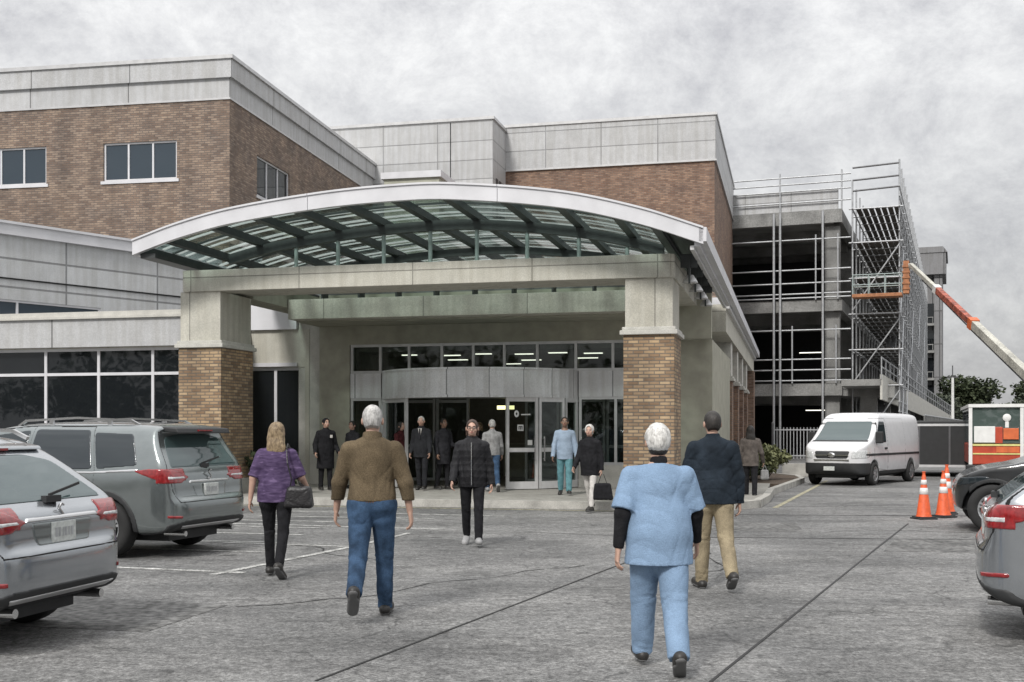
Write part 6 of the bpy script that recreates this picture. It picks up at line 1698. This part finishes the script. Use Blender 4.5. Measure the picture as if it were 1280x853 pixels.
# near walkers seen from behind
pm = person("elderly grey haired man in brown jacket and blue jeans walking away, mid stride", (-1.20, 9.95), 2, h=1.80, girth=1.12, legs=((-24, 30), (12, 5)), arms=((8, 18, 10), (-6, 18, 16)), lean=4,
            top='jacket', top_mat='brown', leg_mat='jeans', hair=('short', 'hairgrey'), hem=.965, loose=1.2, legloose=1.12, sh=1.1, footpitch=(-46, 4), **KW)
i_ = pm; s = i_['s']
F = Field(i_['up'](-.27, -.25, .88), i_['up'](.27, .25, 1.02), .008); F.cap(i_['up'](0, 0, 1.0), i_['up'](0, 0, .935), .188 * s, .182 * s, .02, flat=2, sc=(1.06, .80, 1)); F.disp(lambda x, y, z: .003 * np.sin(np.arctan2(y, x) * 70))
mesh_obj('waistband', F.mesh('waistband'), pm['garment'], [M['ribknit']])
F = Field(i_['up'](-.13, -.15, 1.40), i_['up'](.13, .15, 1.60), .007); F.cap(i_['up'](0, -.02, 1.44), i_['up'](0, -.004, 1.53), .088 * s, .080 * s, .02, flat=2); mesh_obj('collar', F.mesh('collar'), pm['garment'], [M['brown']])

sc_ = person("heavy set person in light blue scrubs with black undersleeves and white curly hair walking away", (0.98, 7.74), 0, h=1.61, girth=1.30, legs=((17, 4), (-15, 18)), arms=((-12, 15, 12), (10, 16, 18)), lean=4, sh=1.12, head=(0, -8),
             top='shirt', top_mat='scrubs', leg_mat='scrubs', hair=('curly', 'hairwhite'), sleeve='short', hem=.755, loose=1.7, under='black', legloose=1.38, hipw=1.0, fit=1.06, shoe='shoe', **KW)
i_ = sc_; s = i_['s']; c = i_['H'](0, -.01, 1.60)
F = Field(c - .13, c + .13, .006); F.ell(i_['H'](0, -.03, 1.575), s * vec(.070, .072, .045), .02); mesh_obj('nape_hair', F.mesh('nape_hair', 1), i_['body'], [M['hairdark']])

pw = person("woman in purple printed top and black trousers with shoulder bag walking away", (-2.57, 12.65), -2, h=1.66, girth=1.10, legs=((12, 4), (-14, 18)), arms=((-10, 18, 14), (8, 22, 40)), lean=2, hipw=1.08,
            top='shirt', top_mat='purple', leg_mat='black', hair=('long', 'hairblond'), sleeve='elbow', hem=.84, loose=1.3, shoe='shoe', legloose=.92, **KW)
pd = person("man in dark blue jacket and khaki trousers walking away behind the scrubs", (2.03, 11.7), 4, h=1.77, girth=1.18, legs=((8, 4), (-16, 22)), arms=((10, 14, 12), (-8, 12, 16)), lean=3, sh=1.08,
            top='jacket', top_mat='navy', leg_mat='khaki', hair=('short', 'hairdark'), hem=.84, loose=1.4, legloose=1.15, footpitch=(4, -26), **KW)
pc = person("woman in black padded jacket and glasses walking towards the camera", (-0.55, 16.1), 178, h=1.70, girth=1.0, legs=((12, 4), (-10, 14)), arms=((-10, 14, 16), (8, 14, 22)), lean=2, head=(0, -4),
            top='puffer', top_mat='blackpuff', leg_mat='black', hair=('short', 'hairbrown'), hem=.80, shoe='shoelight', extra=('face', 'glasses'), res=0.0065)
mb = MB(); u_ = pc['up']
for z0_, z1_ in zip(np.arange(.84, 1.44, .06), np.arange(.90, 1.50, .06)): mb.bar(u_(.0, .185 - .09 * max(0, z0_ - 1.2), z0_), u_(.0, .185 - .09 * max(0, z1_ - 1.2), z1_), .012, .02)
mb.build('zip', 'chrome', pc['garment'])
c = pc['H'](0, -.03, 1.54)
F = Field(c - .20, c + .20, .008)
for sd in (-1, 1): F.cap(pc['H'](sd * .074, -.03, 1.64), pc['H'](sd * .080, -.02, 1.535), .020, .012, .02)
F.disp(folds(4, .005, 40, 10)); mesh_obj('hair_ends', F.mesh('hair_ends'), pc['body'], [M['hairbrown']])
# people by the entrance
x, y = px(738, 641); p1 = person("white haired woman in short black coat and white trousers stepping off the kerb", (x, y + .1), 150, h=1.66, girth=1.05, legs=((12, 4), (-12, 12)), arms=((-8, 12, 14), (10, 12, 25)), head=(15, 0),
            top='coat', top_mat='black', leg_mat='white_c', hair=('curly', 'hairwhite'), hem=.72, extra=('face',), legloose=.9)
x, y = px(706, 619, SW); p2 = person("man in pale blue smock and teal trousers walking out of the doors", (x, y), 176, h=1.70, legs=((8, 3), (-8, 10)), arms=((-5, 14, 10), (6, 14, 10)),
            top='shirt', top_mat='scrubs2', leg_mat='teal', skin='skindark', hair=('crop', 'hairdark'), hem=.78, loose=1.7, legloose=1.15, extra=('face',), z0=SW)
x, y = px(407, 613, SW); p3 = person("man in long black overcoat and dark cap standing by the left entrance column", (x, y), 205, h=1.72, girth=1.1, legs=((4, 2), (-5, 3)), arms=((-6, 16, 50), (-4, 18, 42)), head=(12, 0),
            top='coat', top_mat='black', leg_mat='black', hair=('cap', 'black'), hem=.52, extra=('face',), z0=SW)
mb = MB(); b_ = p3['up'](-.09, .175, 1.32); mb.bar(b_ + vec(-.03, 0, 0), b_ + vec(.03, 0, 0), .01, .07); mb.build('name_badge', 'white_c', p3['garment'])
x, y = px(615, 616, SW); p4 = person("person in grey hooded top and blue jeans walking in towards the doors", (x, y + .4), 8, h=1.68, legs=((14, 4), (-14, 22)), arms=((-10, 12, 18), (10, 12, 14)),
            top='jacket', top_mat='greyhood', leg_mat='jeans', hair=('short', 'hairgrey'), hem=.88, shoe='shoelight', z0=SW)
x, y = px(527, 613, SW); p5 = person("white haired man in dark suit and tie standing before the left door", (x, y), 168, h=1.74, girth=1.05, legs=((7, 3), (-8, 8)), arms=((6, 10, 18), (-8, 12, 30)), head=(8, 0),
            top='jacket', top_mat='suit', leg_mat='suit', hair=('crop', 'hairwhite'), hem=.76, extra=('face',), z0=SW)
mb = MB(); u_ = p5['up']
mb.add([tuple(u_(-.05, .125, 1.47)), tuple(u_(.05, .125, 1.47)), tuple(u_(0, .152, 1.22)), tuple(u_(0, .10, 1.3))], [(0, 1, 2), (0, 2, 3), (1, 3, 2), (0, 3, 1)]); mb.build('shirt_front', 'white_c', p5['body'])
mb = MB(); mb.bar(u_(0, .152, 1.46), u_(0, .165, 1.22), .012, .035, up=(1, 0, 0)); mb.build('tie', 'charcoal', p5['body'])
x, y = px(553, 613, SW); p6 = person("man in plain charcoal coat with dark hair standing right of the suited man", (x, y + .35), 222, h=1.72, legs=((4, 3), (-6, 8)), arms=((8, 10, 70), (-3, 14, 25)), head=(-10, 4),
            top='coat', top_mat='charcoal', leg_mat='black', skin='skindark', hair=('short', 'hairdark'), hem=.62, extra=('face',), z0=SW)
x, y = px(498, 612, SW); p7 = person("dark haired person in dark red jacket half hidden behind the man in brown", (x, y + .5), 235, h=1.62, legs=((12, 3), (-10, 16)), arms=((-12, 12, 20), (12, 12, 25)),
            top='jacket', top_mat='darkred', leg_mat='black', hair=('bob', 'hairdark'), hem=.74, extra=('face',), z0=SW)
x, y = px(437, 612, SW); p8 = person("dark haired person in black jacket partly hidden left of the man in brown", (x, y + .6), 140, h=1.66, legs=((4, 3), (-4, 4)), arms=((10, 14, 60), (0, 12, 20)), head=(14, 0),
            top='jacket', top_mat='charcoal', leg_mat='black', hair=('short', 'hairdark'), hem=.74, extra=('face',), z0=SW)
x, y = px(598, 611, SW); p9 = person("fair haired person in black top standing in the open doorway behind the woman in glasses", (x, y + 1.2), 150, h=1.62, legs=((4, 3), (-4, 4)),
            top='jacket', top_mat='black', leg_mat='black', hair=('bob', 'hairblond'), hem=.74, extra=('face',), z0=SW + .02)
x, y = px(938, 627); p10 = person("long haired person in grey brown jacket and black trousers walking away along the side wing", (x, y), -12, h=1.66, legs=((8, 4), (-10, 14)), arms=((-6, 14, 14), (4, 18, 30)),
            top='jacket', top_mat='greybrown', leg_mat='black', hair=('long', 'hairdark'), hem=.80)

# ---- things people carry (each its own thing)
def bag(label, c, w, hgt, dpt, m, strap, rz=0.0, sd=1):
    F = Field((-w - .04, -dpt - .04, -hgt - .04), (w + .04, dpt + .04, hgt + .06), .007)
    f = lambda x, y, z: (np.sqrt(np.maximum(np.abs(x) - (w - .05) * (1 - .18 * (z / hgt)), 0) ** 2 + np.maximum(np.abs(y) - (dpt - .04), 0) ** 2 + np.maximum(np.abs(z) - (hgt - .05), 0) ** 2) - .045)
    F.merge((-w, -dpt, -hgt), (w, dpt, hgt), f, .005); F.disp(folds(sd + 40, .008, 16, 16))
    o = mesh_obj('handbag', F.mesh('handbag'), None, [M[m]]); tag(o, label, 'bag'); o.location = tuple(c); o.rotation_euler = (0, 0, rz)
    mb = MB(); P = [Vector(rotz(np.array(p) - np.array(c), -rz)) for p in strap]
    for a, b in zip(P, P[1:]): mb.bar(a, b, .032, .009, up=(1, 0, 0))
    mb.build('strap', m, o)
    mb = MB(); mb.bar((-w * .8, -dpt + .02, hgt * .55), (w * .8, -dpt + .02, hgt * .55), .012, .02); mb.tube((0, -dpt, hgt * .3), (0, -dpt + .02, hgt * .3), .016, 10); mb.build('clasp', 'chrome', o)
    return o
u_ = pw['up']; c = wpos(pw, u_(.285, -.10, .90))
st = [c + vec(-.10, 0, .10)] + [wpos(pw, u_(*p)) for p in ((.21, -.150, 1.10), (.165, -.165, 1.28), (.145, -.125, 1.44), (.135, -.02, 1.498), (.15, .10, 1.42), (.19, .155, 1.25), (.24, .12, 1.05))] + [c + vec(.06, .05, .10)]
bag("black leather shoulder bag hanging at the right hip of the woman in purple", c, .15, .125, .075, 'leather', st, math.radians(-2))
w_ = p1['A']['L']['wr'] + p1['A']['L']['fd'] * .10; c = wpos(p1, w_) + vec(0.02, 0, -.34)
bag("large black tote bag in the hand of the white haired woman in black coat", c, .19, .17, .07, 'black', [c + vec(-.09, 0, .14), c + vec(-.02, 0, .335), c + vec(.02, 0, .335), c + vec(.09, 0, .14)], 0.0, 2)
w_ = p10['A']['R']['wr'] + p10['A']['R']['fd'] * .10; c = wpos(p10, w_) + vec(.02, 0, -.22)
bag("small pale grey bag carried by the long haired person beside the side wing", c, .10, .12, .05, 'greyhood', [c + vec(-.05, 0, .10), c + vec(0, 0, .22), c + vec(.05, 0, .10)], 0.0, 3)
